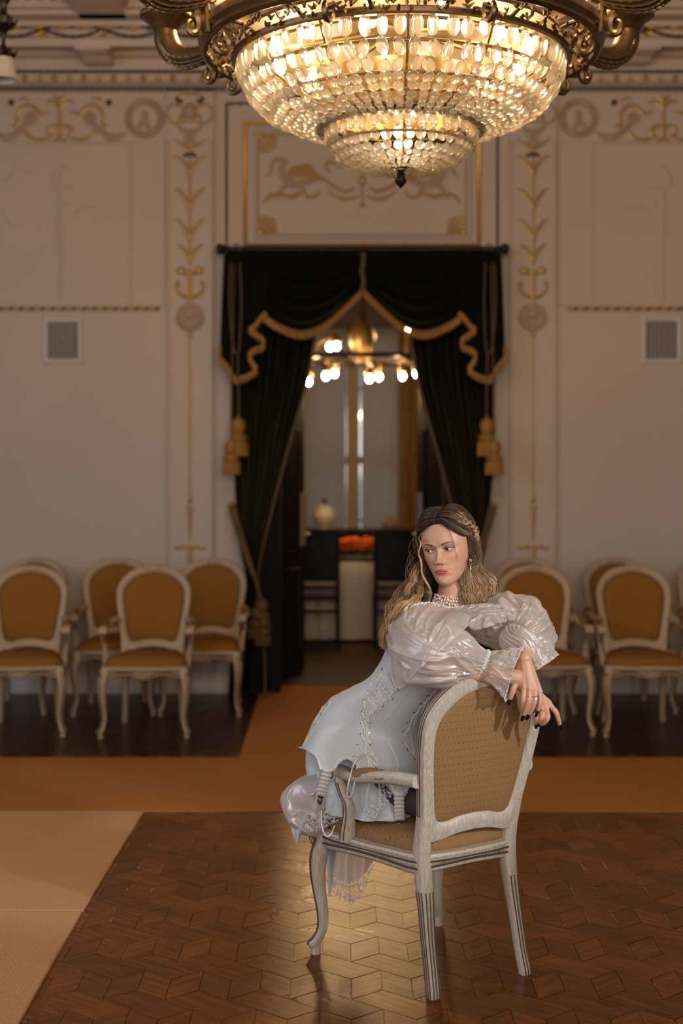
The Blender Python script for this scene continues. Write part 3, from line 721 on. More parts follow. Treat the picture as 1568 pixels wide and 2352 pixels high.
# sheers: thin white cloth, light from outside shines through
M_sheer = mat('sheer_cloth', (.62, .60, .58), .9); t = NT(M_sheer)
mx = t.n('ShaderNodeMixShader', i0=.55); tl = t.n('ShaderNodeBsdfTranslucent'); tl.inputs[0].default_value = (.66, .63, .60, 1)
t.link(t.b.outputs[0], mx.inputs[1]); t.link(tl.outputs[0], mx.inputs[2]); mx2 = t.n('ShaderNodeMixShader', i0=.10); t2 = t.n('ShaderNodeBsdfTransparent')
t.link(mx.outputs[0], mx2.inputs[1]); t.link(t2.outputs[0], mx2.inputs[2]); t.link(mx2.outputs[0], t.out.inputs[0])
def hang(name, m, x0, x1, z0, z1, y, nf, amp, label, cat, group=None):
    o = Vector(((x0 + x1) / 2, y, z0)); b = MB()
    b.grid(lambda s, q: Vector((x0 + (x1 - x0) * s, y + amp * math.sin(s * nf * 2 * PI + math.sin(q * 4)) , z0 + (z1 - z0) * q)), nf * 8, 24)
    ob = b.build(name, m, None, angle=180, origin=o); ob.modifiers.new('thickness', 'SOLIDIFY').thickness = .004
    return tag(ob, label, cat, group)
hang('sheer_curtain', M_sheer, WX0 - .02, c - .09, .01, 3.34, Y2 - .14, 9, .022, 'white sheer curtain in the dining room window, the left panel', 'curtain', 'sheers in the dining room window')
hang('sheer_curtain', M_sheer, c + .10, WX1 - .06, .01, 3.34, Y2 - .14, 7, .022, 'white sheer curtain in the dining room window, the right panel', 'curtain', 'sheers in the dining room window')
M_broc = noisy('gold_brocade', (.30, .16, .035), (.11, .055, .018), .5, .1, scale=9, bump=.3, bscale=30)
hang('brocade_curtain', M_broc, .70, 1.12, .01, 3.6, Y2 - .3, 4, .05, 'gold brocade curtain hanging at the right of the dining room window', 'curtain')
hang('brocade_curtain', M_broc, -.92, -.50, .01, 3.6, Y2 - .3, 4, .05, 'gold brocade curtain hanging at the left of the dining room window', 'curtain')

# dining table under a long white cloth
YT = 13.5
def pz(v, Y): return EYE - (v - HOR) / FPX * Y
M_cloth = noisy('white_tablecloth', (.48, .43, .37), (.42, .37, .32), .8, scale=4)
tb = empty('dining_table', (.16, YT + .5, 0), 'long dining table under a white cloth seen through the doorway', 'table'); o = tb.location.copy()
b = MB(); b.rbox((-1.15, YT + .02, .70), (1.45, YT + .98, .745), .006)
b.build('table_top', M_darkwood, tb, origin=o)
for x in (-1.0, 1.3):
    for yy in (YT + .12, YT + .88): b = MB(); b.lathe([(.03, 0.0), (.04, .1), (.03, .4), (.045, .70)], 10, (x, yy, 0)); b.build('leg', M_darkwood, tb, origin=o)
b = MB(); x0, x1, y0, y1 = -1.17, 1.47, YT, YT + 1.0
per = []
N = 150; L = [(x0, y0), (x1, y0), (x1, y1), (x0, y1)]
for k in range(4):
    p, q = Vector(L[k]), Vector(L[(k + 1) % 4])
    for i in range(N if k % 2 == 0 else 60): per.append(p.lerp(q, i / (N if k % 2 == 0 else 60)))
cc = Vector(((x0 + x1) / 2, (y0 + y1) / 2)); rings = []
for z, e, am in ((.757, -.03, 0), (.756, 0, 0), (.745, .012, .0), (.60, .02, .006), (.35, .03, .016), (.03, .04, .028)):
    ring = []
    for i, p in enumerate(per):
        d = Vector((0, -1)) if abs(p.y - y0) < 1e-4 else Vector((0, 1)) if abs(p.y - y1) < 1e-4 else Vector((1 if p.x > cc.x else -1, 0))
        q = p + d * (e + am * math.sin(i * .55 + math.sin(i * .13) * 2)); ring.append((q.x, q.y, z))
    rings.append(ring)
b.loft(rings, 0, True, (True, False)); cl = b.build('tablecloth', M_cloth, None, angle=60, origin=o)
tag(cl, 'white cloth reaching to the floor on the dining table', 'tablecloth')

# high-backed dark dining chairs in front of the table
M_dch = noisy('black_brown_chair_wood', (0.022, 0.014, 0.010), (0.012, 0.008, 0.006), .55, scale=3, **{'Specular IOR Level': .15})
def dchair():
    r = empty('dining_chair', (0, 0, 0), 'dark high-backed dining chair seen from behind at the white table, the left one', 'chair', 'chairs at the dining table')
    b = MB(); b.rbox((-.21, 0, .44), (.21, .42, .49), .015); b.build('seat', noisy('dark_leather', (.012, .010, .011), (.008, .007, .008), .55, **{'Specular IOR Level': .2}), r)
    b = MB(); b.rbox((-.185, -.035, .62), (.185, -.005, 1.05), .01); b.rbox((-.185, -.035, .54), (.185, -.01, .58), .006); b.rbox((-.20, -.045, 1.03), (.20, .0, 1.10), .012); b.build('backrest', noisy('dark_leather_back', (.012, .010, .011), (.008, .007, .008), .6, **{'Specular IOR Level': .2}), r)
    for x in (-.19, .19):
        b = MB(); b.tube([(x, -.06, .012), (x, -.01, .45), (x, -.02, 1.06)], [.018, .022, .02], 8); b.build('leg', M_dch, r)
        b = MB(); b.tube([(x, .40, .012), (x, .39, .45)], [.016, .022], 8); b.build('leg', M_dch, r)
    b = MB(); b.rbox((-.19, -.03, .33), (.19, -.01, .36), .004); b.build('stretcher', M_dch, r)
    return r
dc = dchair(); dc.location = (-.225, 12.94, 0)
d2 = copy_tree(dc); d2.location = (.50, 12.94, 0); d2['label'] = 'dark high-backed dining chair seen from behind at the white table, partly hidden by the woman'

# orange flower arrangement, candle, tureen
fl = empty('flower_arrangement', (.13, YT + .10, .757), 'low arrangement of orange flowers on the white tablecloth', 'flowers'); o = fl.location.copy(); rr = random.Random(4)
b = MB(); b.rbox((-.05, YT + .03, .757), (.31, YT + .17, .80), .015); b.build('planter', noisy('planter', (.10, .09, .05), (.06, .05, .03), .6), fl, origin=o)
b = MB()
for i in range(150):
    p = Vector((.13 + rr.uniform(-.19, .19), YT + .10 + rr.uniform(-.09, .09), .80 + rr.uniform(0, .07))); d = Vector((rr.uniform(-1, 1), rr.uniform(-1, .3), rr.uniform(-.2, .8))).normalized()
    b.tube([p, p + d * .03, p + d * .055], [.004, .010, .002], 4, flat=.3)
b.build('leaves', noisy('flower_leaves', (.05, .085, .025), (.03, .05, .015), .6), fl, origin=o)
b = MB()
for i in range(120):
    p = Vector((.13 + rr.uniform(-.185, .185), YT + .08 + rr.uniform(-.09, .09), .870 + rr.uniform(-.02, .11)))
    for k in range(7):
        a = k * 2.4; d = Vector((math.cos(a), math.sin(a) - .3, .5 + .4 * rr.random()))
        b.tube([p, p + d * .016, p + d * .026], [.004, .011, .003], 4, flat=.35)
b.build('petals', noisy('orange_petals', (.98, .30, .03), (.80, .17, .015), .6, scale=12), fl, origin=o)
cd = empty('candle', (-.145 + .10 * 0 - .0, YT + .13, .757), 'cream candle in a small holder beside the orange flowers', 'candle'); o = cd.location.copy()
b = MB(); b.lathe([(.035, 0), (.035, .008), (.012, .015), (.014, .04)], 12, o); b.build('holder', M_brass, cd, origin=o)
b = MB(); b.lathe([(.011, .04), (.011, .15), (.006, .155)], 10, o); b.build('stick', mat('wax', (.72, .62, .50), .5), cd, origin=o)

sb = empty('sideboard', (.05, 16.4, 0), 'dark sideboard under the dining room window', 'sideboard'); o = sb.location.copy()
b = MB(); b.rbox((-1.0, 16.15, .0), (1.1, 16.65, .91), .01); b.rbox((-1.05, 16.10, .91), (1.15, 16.7, .95), .01); b.build('body', M_darkwood, sb, origin=o)
for i in range(4):
    b = MB(); b.rbox((-.95 + i * .5, 16.135, .12), (-.50 + i * .5, 16.155, .86), .006); d = b.build('door', M_darkwood, sb, origin=o)
    b = MB(); b.ell((-.55 + i * .5, 16.125, .55), .015); b.build('knob', M_brass, d, origin=o)
tu = empty('tureen', (-.197, 16.4, .95), 'white domed porcelain tureen with a dark knob on the sideboard', 'tureen'); o = tu.location.copy()
M_porc = mat('porcelain', (.78, .70, .58), .25)
b = MB(); b.lathe([(.07, 0), (.075, .015), (.05, .03), (.09, .05), (.125, .10), (.13, .15), (.118, .155)], 24, o); b.build('bowl', noisy('painted_porcelain', (.60, .42, .30), (.72, .60, .48), .3, scale=14), tu, origin=o)
b = MB(); b.lathe([(.13, .155), (.125, .18), (.10, .235), (.06, .27), (.025, .285), (0, .29)], 24, o); b.build('lid', M_porc, tu, origin=o)
b = MB(); b.lathe([(.02, .285), (.014, .30), (.03, .33), (.022, .355), (0, .365)], 12, o); b.build('knob', M_darkbronze, tu, origin=o)
cu = empty('serving_dish', (.56, 16.35, .95), 'small pale serving dish on the sideboard right of the tureen', 'dish'); o = cu.location.copy()
b = MB(); b.lathe([(.04, 0), (.05, .01), (.10, .04), (.13, .06), (.12, .063), (.0, .03)], 20, o); b.build('bowl', M_porc, cu, origin=o)
b = MB(); b.lathe([(.09, .055), (.06, .10), (.02, .125), (.02, .14), (0, .15)], 16, o); b.build('lid', M_fringe, cu, origin=o)

# dining room chandelier: bulbs in bell sockets on a dark hoop
YD = 13.6
M_bulb = mat('lit_bulb', (1, .9, .7), .4); t = NT(M_bulb); t.b.inputs['Emission Color'].default_value = (1.0, .66, .32, 1); t.b.inputs['Emission Strength'].default_value = 420
ch = empty('chandelier', P(832, 560, YD), 'dining room chandelier with lit bulbs on a dark hoop, seen under the valance', 'chandelier'); o = ch.location.copy()
def q(u, v, dy=0): return P(u, v, YD + dy)
b = MB(); ccx = (832 - CX) / FPX * YD; zc = pz(826, YD); Rr = .64
b.tube([(ccx + Rr * math.cos(a), YD + Rr * math.sin(a), zc) for a in [2 * PI * k / 48 for k in range(48)]], .022, 8, closed=True)
for k in range(6):
    a = PI * k / 3 + .3; b.tube([(ccx, YD, zc + .06), (ccx + Rr * .5 * math.cos(a), YD + Rr * .5 * math.sin(a), zc - .03), (ccx + Rr * math.cos(a), YD + Rr * math.sin(a), zc)], .012, 6)
b.build('hoop', M_darkbronze, ch, origin=o)
b = MB(); b.lathe([(.0, -.05), (.05, -.03), (.10, .08), (.13, .22), (.08, .34), (.05, .42), (.015, .5), (.015, Z2 - zc)], 16, (ccx, YD, zc)); b.build('stem', noisy('aged_brass', (.20, .12, .04), (.10, .06, .02), .4, .7, scale=9), ch, origin=o)
for (u, v, d) in ((708, 877, -.2), (748, 864, -.55), (768, 858, .35), (848, 870, -.62), (870, 866, .58), (924, 864, -.4), (956, 858, .1), (757, 797, .2), (773, 795, -.3), (937, 760, .5)):
    p = q(u, v, d); b = MB()
    b.ell(p, (.025, .025, .032), 12, 10); bb = b.build('bulb', M_bulb, ch, origin=o)
    b = MB(); b.lathe([(.012, .03), (.022, .045), (.042, .035), (.045, .05), (.03, .09), (.012, .12), (.0, .125)], 12, p)
    pr = Vector((p.x - ccx, p.y - YD, 0)); rim = Vector((ccx, YD, zc)) + (pr.normalized() * Rr)
    b.tube([p + Vector((0, 0, .11)), (p + Vector((0, 0, .11))).lerp(rim, .5) + Vector((0, 0, .05)), rim], .009, 6)
    b.build('socket', M_brass, ch, origin=o)
light('dining_chandelier_glow', 'POINT', (ccx, YD - .1, zc - .16), 3, (1.0, .72, .42), shadow_soft_size=.25)
# ------------------------------------------------------------------ carved armchairs
M_oak = mat('limed_oak', (.5, .45, .38), .45); t = NT(M_oak); o_ = t.obj()
g1 = t.noise(t.map(o_, (26, 26, 3.2)), 1.6, 4, .55, 1.6); g2 = t.noise(t.map(o_, (190, 190, 9)), 1.0, 3, .6)
ring = t.math('FRACT', t.math('MULTIPLY', g1, 9.0))
lines = t.ramp(ring, [(0.0, 0.0), (.10, 1.0), (.82, 1.0), (1.0, .15)])
c = t.mix(lines, (.30, .25, .195), (.51, .48, .43)); c = t.mix(t.ramp(g2, [(.40, 0.0), (.62, 1.0)]), (.39, .34, .285), c); t.base(c); t.bump(g2, .25, .0008)
M_groove = mat('dark_brown_groove', (.085, .050, .028), .55)
M_uph = mat('gold_dotted_upholstery', (.40, .25, .10), .72); t = NT(M_uph); uv = t.uv()
sx = t.n('ShaderNodeSeparateXYZ', i0=t.map(uv, (1, 1, 1)))
PX, PZ = .0165, .0235
fu = t.math('DIVIDE', sx.outputs[0], PX); fv = t.math('DIVIDE', sx.outputs[1], PZ)
iv = t.math('FLOOR', fv); sh = t.math('MULTIPLY', t.math('MODULO', t.math('ADD', iv, 1000.0), 2.0), .5)
du_ = t.math('SUBTRACT', t.math('FRACT', t.math('ADD', fu, sh)), .5); dv_ = t.math('SUBTRACT', t.math('FRACT', fv), .5)
d2 = t.math('ADD', t.math('POWER', t.math('MULTIPLY', du_, PX), 2.0), t.math('POWER', t.math('MULTIPLY', dv_, PZ), 2.0))
dots = t.math('LESS_THAN', d2, .0017 ** 2)
# faint woven lozenge lines between the dots
l1 = t.math('ABSOLUTE', t.math('SUBTRACT', t.math('FRACT', t.math('ADD', fu, t.math('MULTIPLY', fv, .5))), .5)); l2 = t.math('ABSOLUTE', t.math('SUBTRACT', t.math('FRACT', t.math('SUBTRACT', fu, t.math('MULTIPLY', fv, .5))), .5))
ln = t.math('LESS_THAN', t.math('MINIMUM', l1, l2), .035)
weave = t.noise(uv, 260, 2)
c = t.mix(weave, (.205, .118, .050), (.285, .170, .082)); c = t.mix(t.math('MULTIPLY', ln, .35), c, (.20, .085, .02)); c = t.mix(dots, c, (.16, .03, .006)); t.base(c); t.bump(weave, .2, .0015)
t.b.inputs['Specular IOR Level'].default_value = .15
M_gimp = noisy('braid_trim', (.36, .28, .19), (.24, .18, .11), .7, scale=150, bump=.5, bscale=260)

def add_uv(ob, fn):
    me = ob.data; l = me.uv_layers.new(name='UVMap'); co = np.empty(len(me.vertices) * 3, np.float32); me.vertices.foreach_get('co', co); co = co.reshape(-1, 3)
    li = np.empty(len(me.loops), int); me.loops.foreach_get('vertex_index', li); l.data.foreach_set('uv', fn(co)[li].astype(np.float32).ravel())

def outline(pts, n=14):
    """closed mirror outline from right-half control points going bottom centre -> top centre"""
    R = crom(pts, n); L = [(-x, s) for x, s in R[::-1][1:-1]]
    return np.array(list(map(tuple, R)) + L)

LEAN = math.radians(13.0)
def bk(x, s, d=0.0, z0=.452, y0=.0):
    """point of the backrest plane: x across, s up the slope, d towards the front"""
    cv = .022 * (x / .23) ** 2            # the back is gently hollowed
    return Vector((x, y0 - s * math.sin(LEAN) + (d + cv) * math.cos(LEAN), z0 + s * math.cos(LEAN) + d * math.sin(LEAN)))
OUT = [(0.0, .040), (.07, .034), (.135, .018), (.178, .018), (.196, .06), (.213, .16), (.231, .28), (.240, .37), (.233, .435), (.200, .492), (.142, .540), (.07, .563), (0.0, .571)]
INN = [(0.0, .096), (.06, .091), (.105, .080), (.142, .084), (.158, .125), (.172, .20), (.187, .29), (.194, .36), (.187, .415), (.160, .458), (.113, .496), (.055, .515), (0.0, .521)]

def armchair(label):
    root = empty('armchair', (0, 0, 0), label, 'armchair')
    # ---- back frame: moulded ring between two outlines
    O = outline(OUT); I = outline(INN); m = len(O); T = .019
    rings = []
    for k in range(m):
        (xo, so), (xi, si) = O[k], I[k]
        L = lambda f: (xo + (xi - xo) * f, so + (si - so) * f)
        prof = [(0, -T * .55), (.08, -T), (.5, -T * 1.12), (.86, -T * .95), (1, -T * .5), (1, T * .5), (.86, T * .9), (.55, T * 1.15), (.12, T), (0, T * .6)]
        rings.append([bk(*L(f), d) for f, d in prof])
    b = MB(); b.loft(rings, 0, True, loop=True)
    for off, d in ((1.04, T * .75), (.02, -T * .2), (.02, T * .3)):
        b.tube([bk(O[k][0] + (I[k][0] - O[k][0]) * off, O[k][1] + (I[k][1] - O[k][1]) * off, d) for k in range(m)], .0028, 5, 1, closed=True)
    # carved crest
    for s_ in (-1, 1):
        b.tube([bk(s_ * x, s, T * 1.2) for x, s in ((.004, .536), (.03, .545), (.055, .538), (.06, .530))], [.006, .008, .006, .002], 6, 0)
    b.build('backrest_frame', [M_oak, M_groove], root)
    # ---- upholstered back panel, domed to both sides
    n = len(I); c0 = np.array([0, .305])
    b = MB(); ringsF = []; 
    for f, dm in ((1.0, .0), (.97, .35), (.90, .62), (.75, .85), (.5, .96), (.25, 1.0), (.04, 1.0)): ringsF.append((f, dm))
    def panel(sg, amp, base):
        rr_ = []
        for f, dm in ringsF: rr_.append([bk(c0[0] + (I[k][0] - c0[0]) * f, c0[1] + (I[k][1] - c0[1]) * f, sg * (base + amp * dm)) for k in range(n)])
        b.loft(rr_, 0, True, (False, True))
    panel(1, .018, .010); panel(-1, .008, .006)
    ob = b.build('backrest', M_uph, root, angle=60)
    add_uv(ob, lambda co: np.stack([co[:, 0], (co[:, 2] - .452) / math.cos(LEAN)], 1))
    # ---- seat: bowed trapezoid cushion
    def seat_outline(e=0.0, nn=10):
        p = [(0, .502 + e), (.10, .500 + e), (.20, .484 + e), (.248 + e, .452 + e * .5), (.262 + e, .40), (.25 + e, .28), (.215 + e, .10), (.196 + e, .02 - e * .3), (.17, .002 - e), (.08, -.012 - e), (0, -.014 - e)]
        R = crom(p, nn); return np.array(list(map(tuple, R)) + [(-x, y) for x, y in R[::-1][1:-1]])
    S = seat_outline(-.012); cS = np.array([0, .25]); b = MB(); rr_ = []
    for f, z in ((.985, .405), (1.0, .43), (.995, .446), (.97, .460), (.92, .471), (.82, .481), (.65, .489), (.42, .494), (.2, .496), (.03, .497)):
        rr_.append([Vector((cS[0] + (x - cS[0]) * f, cS[1] + (y - cS[1]) * f, z)) for x, y in S])
    b.loft(rr_, 0, True, (True, True))
    ob = b.build('seat', M_uph, root, angle=60)
    add_uv(ob, lambda co: np.stack([co[:, 0], co[:, 1] - .8 * co[:, 2]], 1))
    # ---- seat rail: moulded, serpentine lower edge, braid along the cloth
    Q = seat_outline(0.0); m = len(Q); b = MB(); rr_ = []
    for k, (x, y) in enumerate(Q):
        nx, ny = x, y - .25; L_ = math.hypot(nx, ny); nx /= L_; ny /= L_
        # lower edge dips between the legs
        side = abs(x) > .2 and .06 < y < .43; front = y > .46
        low = .365 - (.012 * math.cos(x * 26) if front else 0) + (.010 * math.sin((y - .06) / .37 * PI) if side else 0)
        if not front and not side and abs(x) < .16: low = .368 + .008 * math.cos(x / .16 * PI / 2)
        pr = [(-.022, low), (-.004, low), (.004, low + .006), (.006, low + .016), (.002, low + .02), (.009, low + .03), (.010, .402), (.004, .408), (.008, .418), (.004, .426), (-.02, .426)]
        rr_.append([Vector((x + nx * e, y + ny * e, z)) for e, z in pr])
    b.loft(rr_, 0, True, loop=True)
    for e, zf in ((.007, lambda r: r[4].z), (.007, lambda r: .405)):
        b.tube([Vector((Q[k][0] * (1 + e / .25), .25 + (Q[k][1] - .25) * (1 + e / .25), zf(rr_[k]))) for k in range(m)], .0034, 5, 1, closed=True)
    # shell carving in the middle of the front rail
    for q in range(-4, 5): b.tube([(0, .512, .372), (.05 * math.sin(q * .3), .516, .372 + .035 * math.cos(q * .3))], [.003, .006], 5, 0)
    b.build('seat_frame', [M_oak, M_groove], root)
    b = MB(); Q2 = seat_outline(-.004); b.tube([Vector((x, y, .429)) for x, y in Q2], .0055, 6, 0, closed=True); b.build('braid', M_gimp, root)
    # ---- legs
    for s_ in (-1, 1):
        # front: cabriole with scrolled foot
        path = [(.232, .452, .425, .030), (.243, .464, .385, .031), (.254, .476, .34, .029), (.257, .482, .28, .0245), (.252, .478, .21, .0205), (.245, .470, .14, .0175), (.246, .470, .09, .0165), (.256, .482, .055, .0185), (.266, .492, .035, .021), (.262, .488, .018, .0165), (.262, .488, .0, .0165)]
        Q3 = crom(path, 5); b = MB(); rr_ = []
        for x, y, z, r in Q3:
            rr_.append([Vector((s_ * (x + r * math.copysign(abs(math.cos(a)) ** .75, math.cos(a))), y + r * math.copysign(abs(math.sin(a)) ** .75, math.sin(a)), z)) for a in [2 * PI * k / 14 for k in range(14)]])
        b.loft(rr_, 0)
        for a in (.15, .55, 1.0, 1.4):
            b.tube([Vector((s_ * (x + r * math.cos(a) * 1.05), y + r * math.sin(a) * 1.05, z)) for x, y, z, r in Q3[4:-9]], .0024, 5, 1)
        for a0 in (0.9, -.1):   # knee scroll
            b.tube([Vector((s_ * (.254 + .031 * math.cos(a0)), .468 + .031 * math.sin(a0), .385)) + Vector((0, .002, 0)) + Vector((s_ * .010 * math.cos(w) * abs(math.sin(a0)), .010 * math.cos(w) * (1 - abs(math.sin(a0))), .012 * math.sin(w))) for w in [k * .5 for k in range(12)]], .0022, 5, 1)
        b.build('leg', [M_oak, M_groove], root)
        # rear: post that runs down from the back frame, raked outwards
        path = [(.186, .012, .55, .021), (.180, .016, .48, .0235), (.176, .016, .42, .0265), (.174, .010, .36, .0255), (.175, -.004, .28, .0225), (.180, -.022, .18, .0195), (.183, -.042, .08, .0185), (.187, -.056, .02, .019), (.188, -.058, 0, .0175)]
        Q3 = crom(path, 5); b = MB(); rr_ = []
        for x, y, z, r in Q3:
            yy = y if z < .44 else bk(x, max(0, (z - .452)) / math.cos(LEAN)).y
            rr_.append([Vector((s_ * (x + r * math.copysign(abs(math.cos(a)) ** .6, math.cos(a))), yy + r * math.copysign(abs(math.sin(a)) ** .6, math.sin(a)), z)) for a in [2 * PI * k / 16 for k in range(16)]])
        b.loft(rr_, 0)
        for w in (-.55, 0.0, .55):
            b.tube([Vector((s_ * x + w * r * 1.1, y - r * 1.03, z)) for x, y, z, r in Q3[18:]], .0022, 5, 1)
            b.tube([Vector((s_ * (x + r * 1.03), y + w * r, z)) for x, y, z, r in Q3[18:]], .002, 5, 1)
        b.build('leg', [M_oak, M_groove], root)
        # ---- arm: rail from the back post to the scroll, resting on a curved support
        arm = [(.222, -.030, .668, .0245), (.245, .05, .668, .0245), (.266, .14, .658, .0235), (.276, .22, .644, .0205), (.277, .28, .643, .0205), (.273, .325, .645, .022), (.268, .352, .640, .0235)]
        Q3 = crom(arm, 8); b = MB(); rr_ = []
        for x, y, z, r in Q3:
            rr_.append([Vector((s_ * (x + r * 1.05 * math.copysign(abs(math.cos(a)) ** .75, math.cos(a))), y, z + r * .88 * math.copysign(abs(math.sin(a)) ** .75, math.sin(a)))) for a in [2 * PI * k / 14 for k in range(14)]])
        b.loft(rr_, 0)
        b.tube([(s_ * (.268 - .026), .352, .632), (s_ * (.268 + .026), .352, .632)], .0235, 18, 0)
        for sx_ in (-1, 1):
            b.tube([Vector((s_ * .268 + sx_ * .0265, .352 + (.019 - .0008 * k) * math.cos(k * .5 + 1), .632 + (.019 - .0008 * k) * math.sin(k * .5 + 1))) for k in range(22)], .0023, 5, 1)
        for sx_ in (-1, 1):
            for pts in (((.02, .010), (.06, .010), (.11, -.012), (.15, -.013), (.20, -.010), (.30, -.012)), ((.06, .012), (.085, -.002), (.115, -.004), (.14, .011)), ((.045, .012), (.075, -.008), (.125, -.010))):
                L_ = []
                for yy, dz in pts:
                    i = int(np.argmin(abs(Q3[:, 1] - yy))); x, y, z, r = Q3[i]
                    L_.append(Vector((s_ * x + sx_ * r * 1.04 * (1 - .25 * abs(dz) / .013), y, z + dz)))
                b.tube(L_, .0022, 5, 1)
        a_ob = b.build('armrest', [M_oak, M_groove], root)
        b = MB(); rr_ = []
        pad = [q_ for q_ in Q3 if .055 < q_[1] < .285]
        for i, (x, y, z, r) in enumerate(pad):
            e = math.sin(PI * min(1, max(0, i / (len(pad) - 1)))) ** .5; rr_.append([Vector((s_ * (x + .0225 * e * math.cos(a)), y, z + .004 + .026 * e * max(-.25, math.sin(a)))) for a in [2 * PI * k / 16 for k in range(16)]])
        b.loft(rr_, 0); ob = b.build('arm_pad', M_uph, root); add_uv(ob, lambda co: np.stack([co[:, 0] + co[:, 2], co[:, 1]], 1))
        sup = [(.250, .318, .415, .024, .030), (.252, .312, .45, .023, .028), (.258, .296, .50, .0185, .023), (.268, .288, .545, .0155, .020), (.275, .302, .575, .0150, .0185), (.273, .326, .61, .0160, .019), (.270, .342, .634, .018, .018)]
        Q3 = crom(sup, 6); b = MB(); rr_ = []
        for x, y, z, rx, ry in Q3: rr_.append([Vector((s_ * (x + rx * math.copysign(abs(math.cos(a)) ** .8, math.cos(a))), y + ry * math.copysign(abs(math.sin(a)) ** .8, math.sin(a)), z)) for a in [2 * PI * k / 14 for k in range(14)]])
        b.loft(rr_, 0)
        for a in (.35, -.35, PI - .35, PI + .35, PI / 2, PI / 2 + .5):
            b.tube([Vector((s_ * (x + rx * 1.02 * math.cos(a)), y + ry * 1.03 * math.sin(a), z)) for x, y, z, rx, ry in Q3[1:-6]], .0022, 5, 1)
        b.build('arm_support', [M_oak, M_groove], root)
    return root

CH_O = Vector((.405, 4.545, 0)); CH_A = math.radians(34.5)
main_chair = armchair('carved limed-oak armchair with gold dotted upholstery, seen from behind, with the woman kneeling on it')
M_oakb = mat('warm_lit_oak', rough=.5); t = NT(M_oakb); o_ = t.obj(); t.base(t.mix(t.noise(t.map(o_, (60, 60, 6)), 1.6, 4), (.46, .335, .215), (.37, .26, .155)))  # same oak for the back chairs, warm room light put into the colour
M_uphb = noisy('warm_lit_upholstery', (.27, .118, .022), (.225, .094, .017), .8, scale=50, **{'Specular IOR Level': .1})  # upholstery copy for the back chairs, its warmer lighting painted into the colour
def chair_at(x, y, rz, label):
    c = copy_tree(main_chair); c.location = (x, y, 0.0); c.rotation_euler = (0, 0, rz); c['label'] = label; c['group'] = 'armchairs along the back wall'
    for ch_ in [x_ for x_ in bpy.data.objects if x_.parent == c]:
        for sl in [ch_] + [x_ for x_ in bpy.data.objects if x_.parent == ch_]:
            for ms_ in sl.material_slots:
                mm_ = ms_.material; ms_.link = 'OBJECT'; ms_.material = M_oakb if mm_ == M_oak else M_uphb if mm_ == M_uph else mm_
    return c
FRONT = PI        # facing the camera
def spot(u, v): Y = FPX * EYE / (v - HOR); return (u - CX) / FPX * Y, Y
for (u, v, a, label) in (
    (66, 1661, .10, 'gold armchair at the far left of the front row, cut by the photo edge'),
    (70, 1612, -.12, 'gold armchair mostly hidden behind the far left front-row armchair'),
    (270, 1616, .10, 'gold armchair turned slightly aside, behind the gap between the two left front armchairs'),
    (351, 1662, .02, 'gold armchair in the front row left of the doorway, standing alone before two others'),
    (484, 1617, -.06, 'gold armchair in the rear row just left of the dark doorway drape'),
    (1230, 1658, .05, 'gold armchair in the front row right of the doorway, half hidden by the white sleeve'),
    (1214, 1612, -.05, 'gold armchair behind the one next to the white sleeve, only its top edge showing'),
    (1458, 1660, -.03, 'gold armchair in the front row at the right, second from the doorway'),
    (1422, 1612, .04, 'gold armchair behind the front-row armchair at the right, its rounded back showing on the left'),
    (1640, 1616, -.02, 'gold armchair at the right photo edge, only a sliver visible')):
    x, y = spot(u, v); chair_at(x, y, FRONT + a, label)
main_chair.location = CH_O; main_chair.rotation_euler = (0, 0, CH_A)
# ------------------------------------------------------------------ great crystal chandelier
YH = 5.6; XH = (920 - CX) / FPX * YH
chd = empty('chandelier', (XH, YH, 2.74), 'huge gilt bronze chandelier with two tiers of glass beads in the foreground', 'chandelier'); CO = chd.location.copy()
def hp(r, a, z): return Vector((XH + r * math.cos(a), YH + r * math.sin(a), z))
def hl(mb, prof, n=72, m=0): mb.lathe(prof, n, (XH, YH, 0), m, None, prof[0] != prof[-1])
def hring(mb, r, z, rad, m=0, n=72): mb.tube([hp(r, 2 * PI * k / n, z) for k in range(n)], rad, 8, m, closed=True)
M_bead = bpy.data.materials.new('crystal_glass'); M_bead.use_nodes = True; t = NT(M_bead); t.t.nodes.remove(t.b)
gl = t.n('ShaderNodeBsdfGlass'); gl.inputs['Roughness'].default_value = .02; gl.inputs['IOR'].default_value = 1.5; gl.inputs['Color'].default_value = (1, .97, .90, 1)
tr = t.n('ShaderNodeBsdfTransparent'); tr.inputs[0].default_value = (1, .96, .88, 1); tl = t.n('ShaderNodeBsdfTranslucent'); tl.inputs[0].default_value = (.95, .86, .70, 1)
df = t.n('ShaderNodeBsdfDiffuse'); df.inputs[0].default_value = (.85, .76, .62, 1)
m1 = t.n('ShaderNodeMixShader', i0=.30); t.link(tl.outputs[0], m1.inputs[1]); t.link(df.outputs[0], m1.inputs[2])
m2 = t.n('ShaderNodeMixShader', i0=.42); t.link(gl.outputs[0], m2.inputs[1]); t.link(m1.outputs[0], m2.inputs[2])
m3 = t.n('ShaderNodeMixShader', i0=.26); t.link(m2.outputs[0], m3.inputs[1]); t.link(tr.outputs[0], m3.inputs[2]); t.link(m3.outputs[0], t.out.inputs[0])

